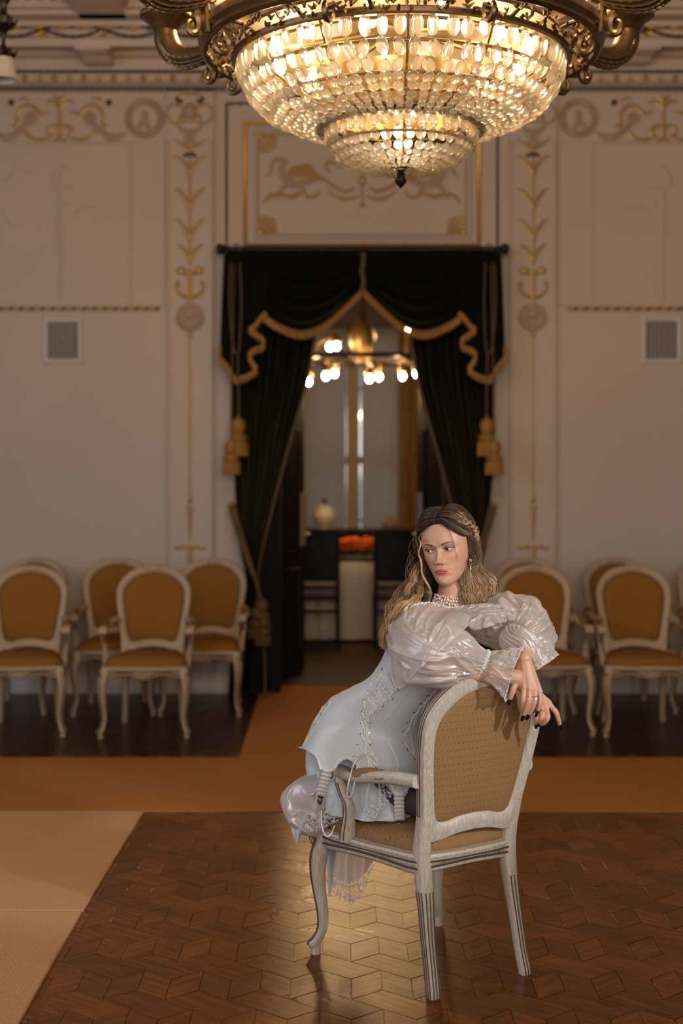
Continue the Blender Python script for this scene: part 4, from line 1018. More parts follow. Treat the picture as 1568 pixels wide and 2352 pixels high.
# bronze hoop: pierced underside, moulded rim, pierced gallery
b = MB()
hl(b, [(.640, 3.232), (.648, 3.222), (.664, 3.226), (.668, 3.240), (.652, 3.25), (.640, 3.242), (.640, 3.232)])
hl(b, [(.755, 3.262), (.772, 3.256), (.786, 3.268), (.782, 3.285), (.795, 3.30), (.790, 3.33), (.775, 3.345), (.765, 3.345), (.760, 3.30), (.755, 3.262)])
hl(b, [(.768, 3.52), (.782, 3.53), (.80, 3.545), (.80, 3.57), (.77, 3.58), (.765, 3.55), (.768, 3.52)])
for k in range(8):
    a = PI / 8 + k * PI / 4
    b.tube([hp(.792, a, 3.26), hp(.80, a, 3.36), hp(.80, a, 3.56)], .016, 8)
for k in range(16):
    a = PI / 16 + k * PI / 8; b.tube([hp(.655, a, 3.235), hp(.715, a, 3.262), hp(.77, a, 3.27)], .008, 6)
b.build('hoop', M_bronze, chd, origin=CO)
b = MB(); rr = random.Random(11)
for k in range(300):
    a = 2 * PI * k / 300 + rr.uniform(-.01, .01); r = rr.uniform(.672, .75); z = 3.232 + (r - .65) * .33
    da, dr = rr.uniform(-.055, .055), rr.uniform(-.03, .03)
    b.tube([hp(r, a, z), hp(r + dr * .5, a + da * .5, z - .012), hp(min(.762, max(.66, r + dr)), a + da, z)], [.0045, .008, .002], 5)
for k in range(340):
    a = 2 * PI * k / 340; z = rr.uniform(3.36, 3.51); dz = rr.uniform(-.06, .06); da = rr.uniform(-.05, .05)
    b.tube([hp(.776, a, z), hp(.786, a + da * .5, z + dz * .4), hp(.776, a + da, min(3.52, max(3.35, z + dz)))], [.004, .008, .002], 5)
b.build('pierced_foliage', noisy('pierced_bronze', (.30, .19, .075), (.13, .08, .03), .35, .9, scale=20), chd, origin=CO)

# inner brass skeleton seen through the glass
b = MB()
for r, z in ((.60, 3.225), (.585, 3.15), (.50, 3.06), (.42, 3.02)): hring(b, r, z, .007)
hl(b, [(.33, 3.0), (.33, 3.17), (.31, 3.17), (.31, 3.0), (.33, 3.0)], 48)
for k in range(12):
    a = k * PI / 6; b.tube([hp(.62, a, 3.235), hp(.56, a, 3.12), hp(.32, a, 3.0)], .006, 6)
for k in range(6):
    a = k * PI / 3 + .2; b.tube([hp(.03, a, 3.36), hp(.3, a, 3.30), hp(.62, a, 3.24)], .012, 8)
for k in range(40):
    a = k * PI / 20; b.tube([hp(.32, a, 3.02), hp(.32, a + .08, 3.09), hp(.32, a, 3.16)], .005, 5)
hl(b, [(.0, 2.80), (.02, 2.81), (.02, 3.0), (.05, 3.04), (.03, 3.12), (.06, 3.2), (.035, 3.3), (.05, 3.42), (.022, 3.5), (.022, CEIL + .0)], 20)
hring(b, .27, 2.905, .005)
b.build('skeleton', M_brass, chd, origin=CO)
b = MB(); hl(b, [(.03, 3.335), (.30, 3.345), (.55, 3.33), (.63, 3.30), (.635, 3.31), (.55, 3.345), (.30, 3.36), (.03, 3.35)], 64); b.build('pan', noisy('gilt_pan', (.40, .26, .11), (.30, .19, .07), .6, .25, scale=6), chd, origin=CO)
b = MB(); hl(b, [(.285, 2.990), (.300, 2.972), (.322, 2.972), (.338, 2.985), (.340, 2.998), (.326, 3.003), (.315, 3.02), (.30, 3.022), (.285, 3.0), (.285, 2.990)], 72); b.build('lower_ring', noisy('aged_bronze_ring', (.20, .125, .05), (.09, .06, .028), .3, .9, scale=5), chd, origin=CO)
b = MB(); hl(b, [(.0, 2.848), (.055, 2.846), (.062, 2.838), (.040, 2.826), (.018, 2.815), (.012, 2.80), (.018, 2.795), (.014, 2.787), (.024, 2.772), (.022, 2.762), (.010, 2.748), (.0, 2.738)], 20); b.build('finial', M_darkbronze, chd, origin=CO)

# glass beads: strings down two bowls
def bead_mesh():
    b = MB(); b.ell((0, 0, 0), (.5, .33, .5), 10, 7); return b
proto = bead_mesh(); PV = np.array(proto.v); PF = proto.f
def rows(profile, sizes):
    L = crom(profile, 12); d = np.r_[0, np.cumsum(np.hypot(*np.diff(L, axis=0).T))]; out = []; s = 0
    for h in sizes:
        c = s + h / 2
        if c > d[-1]: break
        out.append((np.interp(c, d, L[:, 0]), np.interp(c, d, L[:, 1]), h, math.atan2(np.interp(c + .01, d, L[:, 0]) - np.interp(c - .01, d, L[:, 0]), -(np.interp(c + .01, d, L[:, 1]) - np.interp(c - .01, d, L[:, 1]))))); s += h
    return out
beads_ = []
for n, prof, sizes in ((62, [(.632, 3.232), (.622, 3.165), (.588, 3.098), (.53, 3.045), (.46, 3.006), (.38, 2.978), (.305, 2.962)], [.080, .072, .060, .050, .042, .036, .033, .031, .030, .030, .030, .030]),
                       (38, [(.296, 2.978), (.286, 2.925), (.255, 2.872), (.20, 2.835), (.135, 2.815), (.06, 2.808)], [.062, .052, .044, .036, .032, .030, .028, .026])):
    for j, (r, z, h, tilt) in enumerate(rows(prof, sizes)):
        for k in range(n):
            a = 2 * PI * (k + .0) / n + rr.uniform(-.012, .012)
            wd = min(2 * PI * r / n * .98, .050, h * 1.05) * rr.uniform(.88, 1.04)
            M = Matrix.Rotation(a + PI / 2 + rr.uniform(-.55, .55), 3, 'Z') @ Matrix.Rotation(-tilt + rr.uniform(-.16, .16), 3, 'X')
            p = hp(r + rr.uniform(-.008, .008), a, z + rr.uniform(-.004, .004)); beads_.append((p, M, Vector((wd, wd, h * .97)), (h * 1000 if math.sin(a) < .35 else h * 400) + (0 if n > 40 else -10)))
beads_.sort(key=lambda q_: -q_[3])
me_proto = None
b = MB()
for i, (p, M, s, _) in enumerate(beads_):
    if i < 100:
        if me_proto is None:
            ob = proto.build('crystal_bead', M_bead, chd); me_proto = ob.data
        else:
            ob = bpy.data.objects.new('crystal_bead', me_proto); COL.objects.link(ob); ob.parent = chd
        ob.matrix_local = Matrix.Translation(p - CO) @ M.to_4x4() @ Matrix.Diagonal((*s, 1))
    else:
        b.add([p + M @ Vector((q_[0] * s.x, q_[1] * s.y, q_[2] * s.z)) for q_ in PV], PF)
ob = b.build('crystal_strings', M_bead, chd, origin=CO); ob['kind'] = 'stuff'
b = MB()
for p, M, s, _ in beads_[::1]:
    e = M @ Vector((0, 0, s.z * .5)); b.ell(p + e, .0035, 5, 4)
b.build('gilt_pins', M_brass, chd, origin=CO)

# curved arms with candle cups
for k in range(8):
    a = PI / 8 + k * PI / 4
    rad = Vector((math.cos(a), math.sin(a), 0)); tan = Vector((-math.sin(a), math.cos(a), 0))
    def rp(r, z, s=0): return Vector((XH, YH, 0)) + rad * r + tan * s + Vector((0, 0, z))
    b = MB(); Q = crom([(.77, 3.405, .030), (.86, 3.372, .034), (.95, 3.362, .041), (1.015, 3.385, .050), (1.05, 3.44, .052), (1.056, 3.49, .047)], 8)
    b.tube([rp(x, z) for x, z, r in Q], [r for x, z, r in Q], 16)
    for i in range(2, len(Q) - 10, 3):          # acanthus leaves wrapped around the lower side
        x, z, r = Q[i]
        for w in (-1.9, -1.2, -.6, 0, .6, 1.2, 1.9):
            c0 = rp(x, z - r * .98 * math.cos(w * .62), r * 1.0 * math.sin(w * .62) * 1.15); x2, z2, r2 = Q[min(i + 4, len(Q) - 1)]
            c1 = rp(x2, z2 - r2 * 1.12 * math.cos(w * .7), r2 * 1.15 * math.sin(w * .7)); b.tube([c0, (c0 + c1) / 2 + Vector((0, 0, -.002)), c1], [.003, .008, .004], 5)
    ar = b.build('arm', M_bronze, chd, origin=CO)
    b = MB(); c = rp(1.056, 0)
    b.lathe([(.0, 3.488), (.05, 3.485), (.062, 3.50), (.070, 3.515), (.098, 3.532), (.108, 3.548), (.106, 3.560), (.095, 3.566), (.0, 3.566)], 32, c)
    for q_ in range(40):
        w = 2 * PI * q_ / 40; b.ell(c + Vector((.104 * math.cos(w), .104 * math.sin(w), 3.548)), (.006, .006, .011), 6, 5)
    b.build('candle_cup', M_bronze, ar, origin=CO)
    for q_ in range(3):
        w = 2 * PI * q_ / 3 + .4; c2 = c + Vector((.058 * math.cos(w), .058 * math.sin(w), 0)); b = MB()
        b.lathe([(.018, 3.562), (.019, 3.58), (.026, 3.60), (.031, 3.61), (.030, 3.615), (.0, 3.612)], 14, c2); b.build('socket', M_brass, ar, origin=CO)
    b = MB()
    pts = [(.80 + .035 * math.cos(w) * (1 - w / 12), 3.315 - .035 + .05 * math.sin(w) * (1 - w / 12)) for w in [PI / 2 + i * .45 for i in range(15)]]
    b.tube([rp(x + .05, z + .0) for x, z in pts], [.022 - .001 * i for i in range(15)], 8)
    pts = [(.735 + .028 * math.cos(w), 3.222 + .03 * math.sin(w)) for w in [PI / 2 + .6 + i * .45 for i in range(12)]]
    b.tube([rp(x, z) for x, z in pts], [.020 - .001 * i for i in range(12)], 8)
    b.build('scroll', M_bronze, ar, origin=CO)

# bulbs in the bowls
M_hbulb = mat('chandelier_bulb', (1, .9, .75), .4); t = NT(M_hbulb); t.b.inputs['Emission Color'].default_value = (1.0, .74, .44, 1); t.b.inputs['Emission Strength'].default_value = 12
for k in range(12):
    a = k * PI / 6 + .26; p = hp(.50, a, 3.265); b = MB(); b.lathe([(.0, -.045), (.018, -.038), (.026, -.015), (.022, .012), (.013, .03), (.013, .05), (.0, .05)], 12, p); b.build('bulb', M_hbulb, chd, origin=CO)
for k in range(6):
    a = k * PI / 3 + .26; light('chandelier_glow', 'POINT', hp(.42, a, 3.25), 3.4, (1.0, .83, .62), shadow_soft_size=.05)
light('chandelier_glow', 'POINT', hp(.12, -PI / 2, 2.93), 1.7, (1.0, .83, .62), shadow_soft_size=.05)
for k in range(4): light('chandelier_glow', 'POINT', hp(.9, PI / 4 + k * PI / 2, 3.75), 26, (1.0, .70, .40), shadow_soft_size=.12)

# hanging lamp at the left edge
YL = 8.0; lp = empty('hanging_lamp', P(8, 180, YL), 'dark ornate hanging lamp with a pale shade in the top left corner', 'hanging lamp'); o = lp.location.copy(); c = P(8, 0, YL)
b = MB(); z = lambda v: EYE - (v - HOR) / FPX * YL
b.lathe([(.008, CEIL), (.008, z(-80)), (.03, z(-70)), (.02, z(-20)), (.04, z(0)), (.018, z(14)), (.022, z(30)), (.055, z(42)), (.05, z(56)), (.065, z(62)), (.03, z(70)), (.012, z(80)), (.010, z(100)), (.018, z(108)), (.045, z(116)), (.055, z(124)), (.02, z(132))][::-1], 16, (c.x, YL, 0))
for k in range(8):
    w = k * PI / 4; d = Vector((math.cos(w), math.sin(w), 0))
    for v0 in (50, 120): b.tube([Vector((c.x, YL, z(v0))) + d * .03, Vector((c.x, YL, z(v0 + 6))) + d * .065, Vector((c.x, YL, z(v0 - 6))) + d * .08], [.008, .012, .004], 6)
b.build('stem', M_darkbronze, lp, origin=o)
b = MB(); b.lathe([(.03, z(130)), (.055, z(134)), (.062, z(150)), (.075, z(176)), (.085, z(184)), (.08, z(184)), (.058, z(150)), (.03, z(134))], 20, (c.x, YL, 0)); b.build('shade', mat('pale_glass_shade', (.55, .47, .40), .4), lp, origin=o)
# ------------------------------------------------------------------ the woman
def sm(a, b, x): t_ = np.clip((x - a) / (b - a), 0, 1); return t_ * t_ * (3 - 2 * t_)
HYAW, HROLL, HPITCH = math.radians(-25), math.radians(-8.0), math.radians(2)
HR = Matrix.Rotation(HROLL, 3, 'Y') @ Matrix.Rotation(HYAW, 3, 'Z') @ Matrix.Rotation(HPITCH, 3, 'X')
HSC = 1.03
EYEMID = P(1006, 1263.5, 4.585)
HO = EYEMID - HR @ Vector((0, -.085, 0)) * HSC
def hd(x, y, z): return HO + HR @ Vector((x, y, z)) * HSC

# skin colours live in a vertex colour layer (make-up, brows, lips stay with the face)
SKIN = np.array([.52, .298, .208])
def head_mesh():
    lev = np.array([  # z, front y, back y, half width
        (.112, -.004, .012, .006), (.1105, -.022, .034, .024), (.106, -.038, .052, .040), (.097, -.055, .069, .053), (.085, -.068, .082, .0625), (.068, -.079, .092, .0690), (.048, -.0865, .098, .0725), (.030, -.0905, .1005, .0735), (.016, -.0915, .1005, .0735),
        (.002, -.0880, .0985, .0725), (-.012, -.0868, .095, .0710), (-.026, -.0872, .089, .0690), (-.040, -.0876, .078, .0655), (-.053, -.0882, .062, .0612), (-.066, -.0885, .040, .0560), (-.078, -.0862, .022, .0508), (-.088, -.0840, .006, .0455),
        (-.097, -.0835, -.008, .0392), (-.105, -.0815, -.020, .0318), (-.112, -.0765, -.032, .0235), (-.1165, -.069, -.042, .0145), (-.118, -.062, -.050, .005)])
    zs = np.concatenate([np.linspace(.112, .034, 40), np.linspace(.033, -.112, 190), np.linspace(-.1127, -.118, 10)])
    L = crom(lev[::-1], 12)[::-1]; o_ = np.argsort(L[:, 0]); L = L[o_]
    yf, yb, w = [np.interp(zs, L[:, 0], L[:, k]) for k in (1, 2, 3)]
    af = np.linspace(-math.radians(80), math.radians(80), 190); ab = np.linspace(math.radians(80), math.radians(280), 62)[1:-1]
    ang = np.concatenate([af, ab])
    A, Z = np.meshgrid(ang, zs)
    YF, YB, Wd = yf[:, None], yb[:, None], w[:, None]
    yc = YF * .12 + .012 * 0 + np.minimum(0, YB - .03) * .6           # widest line of each ring
    s, c = np.sin(A), np.cos(A); pw = .86
    X = Wd * np.sign(s) * np.abs(s) ** .96
    Y = np.where(c > 0, yc + (YF - yc) * np.abs(c) ** pw, yc - (YB - yc) * -np.abs(c) ** .95)
    front = sm(.15, .5, c)
    G = lambda x0, z0, sx, sz: np.exp(-((X - x0) / sx) ** 2 / 2 - ((Z - z0) / sz) ** 2 / 2)
    f = np.zeros_like(X); aX = np.abs(X)
    G2 = lambda x0, z0, sx, sz: np.exp(-((aX - x0) / sx) ** 2 / 2 - ((Z - z0) / sz) ** 2 / 2)
    # planes of the face
    f += .0045 * G2(.041, -.024, .016, .013) - .0035 * G2(.040, -.052, .012, .016) + .0028 * G2(.026, .017, .016, .0055) - .0015 * G(0, .018, .006, .01)
    f += -.0100 * G2(.030, .0005, .0125, .0085) - .0055 * G2(.0145, .0025, .0055, .007)
    f += .0030 * G(0, -.064, .023, .015) + .0062 * G(0, -.1015, .014, .0095) - .0042 * G(0, -.0835, .017, .0045)
    # nose
    nz = np.array([.020, .008, -.002, -.012, -.022, -.030, -.0355, -.039, -.0425, -.046, -.050]); na = np.array([0, .0012, .0035, .0078, .0128, .0172, .0192, .0180, .0125, .0050, 0])
    nw = np.interp(Z, nz[::-1], np.array([.0055, .0048, .0044, .0046, .0052, .0066, .0084, .0088, .0086, .0084, .0080])[::-1])
    f += np.interp(Z, nz[::-1], na[::-1]) * (np.exp(-(aX / nw) ** 2 / 2) * .84 + .16 * np.exp(-(aX / (nw * 2.4)) ** 2 / 2))
    f += .0092 * G2(.0122, -.0392, .0048, .0050) - .0030 * G2(.0165, -.041, .0025, .006)
    f += -.0062 * np.exp(-((aX - .0062) / .0034) ** 2 / 2 - ((Z + .0450) / .0017) ** 2 / 2)
    # lips: cupid's bow above, fuller below
    mw = .0235; t_ = np.clip(aX / mw, 0, 1); line = -.0672 + .0012 * np.cos(t_ * PI) - .0006 * t_ + .0022 * t_ ** 2 * 0
    up = line + (.0078 - .0022 * np.exp(-(aX / .0028) ** 2) ) * (1 - t_ ** 1.7) + .0004; lo = line - .0105 * (1 - t_ ** 2.1) ** .9
    inl = (aX < mw)
    ul = inl * np.clip((up - Z) / np.maximum(1e-5, up - line), 0, 1) * (Z > line) * (Z < up); ll = inl * np.clip((Z - lo) / np.maximum(1e-5, line - lo), 0, 1) * (Z <= line) * (Z > lo)
    edge = (1 - t_ ** 2.2)
    f += np.where(ul > 0, .0042 * np.sin(PI * np.clip(ul, 0, 1) ** .75 * .72) * edge, 0) + np.where(ll > 0, .0052 * np.sin(PI * np.clip(ll, 0, 1) ** .8 * .70) * edge, 0)
    f -= .0022 * inl * edge * np.exp(-((Z - line) / .0011) ** 2)
    f -= .0022 * G2(.0265, -.0670, .0035, .0035) + .0010 * G(0, -.054, .0026, .005)
    Y = Y - f * front
    # eyes
    EC = []; col = np.tile(SKIN, X.shape + (1,))
    lipmask = ((ul > 0) | (ll > 0)) & (front > .3)
    for sg in (-1, 1):
        xc, zc, R_ = sg * .0315, -.0005, .0122; ybc = -.0693; EC.append((xc, ybc, zc, R_))
        tt = (X - xc) * sg / .0150          # +1 outer corner
        inside = np.abs(tt) < 1
        tilt = .0016 * tt
        zu = zc + tilt + .0040 * np.clip(1 - np.abs(tt + .08) ** 2.2, 0, 1) ** .8; zl = zc + tilt - .0036 * np.clip(1 - np.abs(tt - .1) ** 2.0, 0, 1)
        op = inside & (Z < zu) & (Z > zl) & (front > .2)
        d2 = (X - xc) ** 2 + (Z - zc) ** 2; ball = ybc - np.sqrt(np.clip((R_ + .0014) ** 2 - d2, 0, None))
        near = np.clip(1 - np.sqrt(d2) / (R_ + .0014), 0, 1) ** .5
        lid = np.where(d2 < (R_ + .0014) ** 2, ball, Y)
        Ynew = np.minimum(Y, lid)
        # lid crease
        Ynew = Ynew + .0012 * np.exp(-((Z - (zu + .0042)) / .0010) ** 2) * inside * front
        Y = np.where(front > .2, Ynew, Y)
        Y = np.where(op, ybc - R_ * .35, Y)
        # make-up
        k = np.exp(-((Z - (zu + .0030)) / .0045) ** 2) * np.exp(-(tt / 1.05) ** 4) * (Z > zu - .001) * front
        col += (np.array([.46, .19, .155]) - col) * (k * .62)[..., None]
        k = np.exp(-((Z - (zl - .0015)) / .0028) ** 2) * np.exp(-(tt / 1.0) ** 4) * front * (Z < zl); col += (np.array([.42, .19, .16]) - col) * (k * .5)[..., None]
        k = np.exp(-((Z - (zu + .0004)) / .0010) ** 2) * (np.abs(tt - .1) < 1.12) * front + np.exp(-((Z - zl) / .0006) ** 2) * (tt > .0) * (np.abs(tt) < 1) * front * .7
        col += (np.array([.02, .012, .010]) - col) * np.clip(k, 0, 1)[..., None]
        # eyebrow
        bt = (X * sg - .013) / .036; bz = .0150 + .0062 * np.sin(np.clip(bt, 0, 1) * PI * .62) - .0035 * np.clip(bt - .62, 0, 1) ; bw = np.interp(bt, [0, .15, .6, 1], [.0026, .0034, .0028, .0011])
        k = np.exp(-((Z - bz) / bw) ** 4) * sm(-.05, .12, bt) * (1 - sm(.95, 1.05, bt)) * front
        col += (np.array([.050, .026, .018]) - col) * (k * .96)[..., None]
        # blush
        k = np.exp(-((aX - .047) / .016) ** 2 - ((Z + .027) / .014) ** 2) * .5 * (X * sg > 0); col += (np.array([.56, .225, .165]) - col) * k[..., None]
    col[lipmask] = np.array([.52, .095, .115]); k = lipmask & (np.abs(Z - line) < .0012); col[k] = np.array([.16, .02, .022])
    k = np.exp(-((aX - .0062) / .0024) ** 2 - ((Z + .0454) / .0012) ** 2) * front; col += (np.array([.12, .035, .025]) - col) * (k * .85)[..., None]
    k = np.exp(-((X) / .006) ** 2 - ((Z + .037) / .006) ** 2) * front * .25; col += (np.array([.60, .27, .20]) - col) * k[..., None]
    nz_, na_ = X.shape
    V = [hd(*p) for p in np.stack([X, Y, Z], -1).reshape(-1, 3)]
    F = [(j * na_ + i, j * na_ + (i + 1) % na_, (j + 1) * na_ + (i + 1) % na_, (j + 1) * na_ + i) for j in range(nz_ - 1) for i in range(na_)]
    F += [tuple(range(na_)), tuple(reversed(range((nz_ - 1) * na_, nz_ * na_)))]
    C = [tuple(c_) for c_ in col.reshape(-1, 3)]
    return V, F, C, EC

def fused(build, voxel, smooth_it=4, fac=.5):
    """overlapping volumes fused into one skin by a voxel remesh, then relaxed"""
    b = MB(); build(b); ob = b.build('tmp', []) if False else None
    me = bpy.data.meshes.new('tmp'); me.from_pydata(b.v, [], b.f); me.update()
    bm = bmesh.new(); bm.from_mesh(me); bmesh.ops.recalc_face_normals(bm, faces=bm.faces[:]); bm.to_mesh(me); bm.free()
    ob = bpy.data.objects.new('tmp', me); COL.objects.link(ob)
    md = ob.modifiers.new('r', 'REMESH'); md.mode = 'VOXEL'; md.voxel_size = voxel; md.adaptivity = 0
    ms = ob.modifiers.new('s', 'SMOOTH'); ms.iterations = smooth_it; ms.factor = fac
    dg = bpy.context.evaluated_depsgraph_get(); ev = ob.evaluated_get(dg); m2 = ev.to_mesh()
    V = [tuple(v.co) for v in m2.vertices]; F = [tuple(p.vertices) for p in m2.polygons]
    ev.to_mesh_clear(); bpy.data.objects.remove(ob); bpy.data.meshes.remove(me)
    return V, F

def capsule(b, pts, r, n=14):
    pts = [Vector(p) for p in pts]
    if not hasattr(r, '__len__'): r = [r] * len(pts)
    Q = crom([(*p, q_) for p, q_ in zip(pts, r)], 5) if len(pts) > 2 else np.array([(*p, q_) for p, q_ in zip(pts, r)])
    b.tube([q_[:3] for q_ in Q], list(Q[:, 3]), n)
    for p, q_ in ((pts[0], r[0]), (pts[-1], r[-1])): b.ell(p, q_, 12, 8)

SH_R, SH_L = P(922, 1424, 4.60), P(1100, 1408, 4.76)
EL_R, WR_R = P(1000, 1532, 4.39), P(1186, 1556, 4.415)
EL_L, WR_L = P(1226, 1446, 4.60), P(1204, 1512, 4.435)
NK = P(1033, 1392, 4.685)
HIP = P(850, 1722, 4.83)
def cl(x, y, z): return CH_O + Matrix.Rotation(CH_A, 3, 'Z') @ Vector((x, y, z))
def body_vol(b):
    capsule(b, [hd(0, .018, -.045), hd(0, .022, -.085), NK, NK + Vector((-.012, .02, -.05))], [.050, .0475, .050, .06])
    capsule(b, [SH_R, P(965, 1420, 4.63), P(1015, 1420, 4.67), P(1060, 1412, 4.72), SH_L], [.044, .050, .055, .050, .044])
    capsule(b, [P(1012, 1430, 4.67), P(975, 1500, 4.66), P(920, 1590, 4.70), P(880, 1660, 4.77), HIP], [.075, .088, .075, .09, .115])
    for s_, dx in ((-1, 0), (1, 0)):
        kn = cl(.02 + s_ * .085, .075, .545); hp_ = HIP + Vector((s_ * .05 * .82, s_ * .05 * .57, -.04))
        capsule(b, [hp_, (hp_ + kn) / 2, kn], [.085, .068, .050])
        an = cl(s_ * .07, .50, .545)
        capsule(b, [kn, (kn + an) / 2 + Vector((0, 0, .0)), an, cl(s_ * .06, .60, .55), cl(s_ * .055, .66, .53)], [.050, .046, .034, .030, .018])
    capsule(b, [SH_R, (SH_R * .5 + EL_R * .5), EL_R], [.043, .040, .034]); capsule(b, [EL_R, EL_R.lerp(WR_R, .35), WR_R], [.034, .035, .024])
    capsule(b, [SH_L, (SH_L * .5 + EL_L * .5), EL_L], [.043, .040, .034]); capsule(b, [EL_L, EL_L.lerp(WR_L, .4), WR_L], [.034, .034, .0235])

def hz(x, y, Y): return P(1120 + x / 8.253, 1480 + y / 8.253, Y)
# finger joints read from the photograph (knuckle, middle joint, end joint, tip) with depths
LH = dict(thumb=[(590, 560, 4.43), (520, 730, 4.408), (468, 890, 4.402), (415, 1050, 4.408)],
          index=[(690, 820, 4.402), (668, 1040, 4.392), (658, 1175, 4.400), (672, 1275, 4.410)],
          middle=[(795, 850, 4.396), (772, 1080, 4.384), (720, 1240, 4.392), (668, 1360, 4.402)],
          ring=[(898, 870, 4.400), (885, 1090, 4.384), (835, 1225, 4.390), (765, 1345, 4.400)],
          little=[(985, 905, 4.408), (990, 1085, 4.396), (968, 1195, 4.396), (935, 1285, 4.400)])
RH = dict(thumb=[(760, 830, 4.445), (830, 1000, 4.462), (860, 1150, 4.468), (870, 1260, 4.466)],
          index=[(1150, 1115, 4.440), (1290, 1290, 4.425), (1338, 1430, 4.432), (1366, 1535, 4.444)],
          middle=[(1098, 1150, 4.432), (1132, 1385, 4.410), (1062, 1490, 4.420), (985, 1515, 4.436)],
          ring=[(1030, 1190, 4.430), (1018, 1375, 4.408), (962, 1455, 4.418), (925, 1480, 4.436)],
          little=[(962, 1215, 4.436), (925, 1375, 4.414), (900, 1455, 4.420), (905, 1520, 4.432)])
def hand_vol(H_, wr, el):
    def f(b):
        J = {k: [hz(*q_) for q_ in v] for k, v in H_.items()}
        d = (wr - el).normalized()
        capsule(b, [el.lerp(wr, .55), el.lerp(wr, .85), wr], [.031, .0265, .0245])
        for k, v in J.items():
            if k == 'thumb': capsule(b, [wr.lerp(v[0], .35), v[0], v[1], v[2], v[3]], [.0165, .0155, .0115, .0098, .0072], 12); continue
            s_ = {'index': 1.0, 'middle': 1.0, 'ring': .95, 'little': .83}[k]
            capsule(b, [v[0], v[0].lerp(v[1], .5), v[1], v[2], v[3]], [.0100 * s_, .0088 * s_, .0090 * s_, .0077 * s_, .0062 * s_], 12)
            capsule(b, [wr, wr.lerp(v[0], .5), v[0]], [.0195, .0150, .0118 * s_], 12)
        for a_, b_ in (('index', 'middle'), ('middle', 'ring'), ('ring', 'little')):
            m0 = J[a_][0].lerp(J[b_][0], .5); capsule(b, [wr, m0.lerp(wr, .5), m0.lerp(wr, .10)], [.020, .0150, .0105], 12)
        m0 = J['thumb'][1].lerp(J['thumb'][0], .6); capsule(b, [wr.lerp(J['index'][0], .5), m0], [.013, .0115], 12)
    return f

V, F, C, EYES = head_mesh()
bb = MB(); bb.add(V, F, 0, C)
def fixcol(Vs, pink=None):
    out = []
    for v in Vs:
        n_ = noise.noise(Vector(v) * 30) * .03; out.append(tuple(SKIN * (1 + n_)))
    return out
v_, f_ = fused(body_vol, .0075, 10); bb.add(v_, f_, 0, fixcol(v_))
for H_, wr, el in ((LH, WR_L, EL_L), (RH, WR_R, EL_R)):
    v_, f_ = fused(hand_vol(H_, wr, el), .0017, 5)
    tips = [hz(*q_[3]) for q_ in H_.values()] + [hz(*q_[1]) for q_ in H_.values()] + [hz(*q_[0]) for q_ in H_.values()]; T_ = np.array([tuple(p) for p in tips]); A_ = np.array(v_)
    dmin = np.min(np.linalg.norm(A_[:, None] - T_[None], axis=2), 1); k = np.exp(-(dmin / .011) ** 2)[:, None] * .5
    cc_ = SKIN * (1 - k) + np.array([.55, .255, .19]) * k
    for tc, tr in (((hz(560, 95, 4.44), .010), (hz(610, 130, 4.44), .006)) if H_ is LH else ((hz(445, 665, 4.41), .008), (hz(480, 700, 4.41), .005))):   # inked wrists
        dt = np.linalg.norm(A_ - np.array(tuple(tc)), axis=1); kk = (np.clip(1.25 - dt / (tr * 2.2), 0, 1) * .55 * (1 + .5 * np.sin(A_[:, 0] * 1400) * np.sin(A_[:, 2] * 1700)))[:, None]; cc_ = cc_ * (1 - kk) + np.array([.07, .06, .07]) * kk
    bb.add(v_, f_, 0, [tuple(c_) for c_ in cc_])
# ears
for sg in (-1, 1):
    base = (sg * .0735, .010, -.008)
    pts = [(.000, .004, -.022), (.003, -.002, -.010), (.007, .000, .010), (.011, .008, .024), (.014, .020, .027), (.015, .029, .018), (.013, .029, .000), (.009, .022, -.016), (.006, .014, -.029), (.004, .007, -.031), (.002, .003, -.025)]
    Q = crom([(base[0] + sg * x, base[1] + y - .012, base[2] + z) for x, y, z in pts], 5)
    o0 = len(bb.v); bb.tube([hd(*q_) for q_ in Q], .0042, 8)
    bb.ell(hd(base[0] + sg * .006, base[1] + .003, base[2] - .001), (.0075, .014, .023), 14, 10, 0, HR)
    bb.ell(hd(base[0] + sg * .0045, base[1] - .002, base[2] - .028), (.0045, .0075, .0085), 12, 8, 0, HR)
    for i in range(o0, len(bb.v)): bb.col[i] = (.55, .26, .19)
M_skin = mat('skin', rough=.46); t = NT(M_skin); A = t.attr()
t.base(t.mix(t.math('MULTIPLY', t.noise(t.obj(), 220, 2), .16), A.outputs['Color'], (.42, .21, .14)))
t.b.inputs['Subsurface Weight'].default_value = .12; t.b.inputs['Subsurface Radius'].default_value = (.008, .0035, .002); t.b.inputs['Subsurface Scale'].default_value = 1.0
t.b.inputs['Specular IOR Level'].default_value = .42
t.bump(t.noise(t.obj(), 600, 2), .06, .0006)
PO = cl(0, .35, .50)
woman = bb.build('person', M_skin, None, angle=180, origin=PO)
tag(woman, 'woman in a white corset dress kneeling on the armchair, arms crossed over its back', 'person')
def part(mb, name, m, parent=woman, **kw): return mb.build(name, m, parent, origin=PO, **kw)

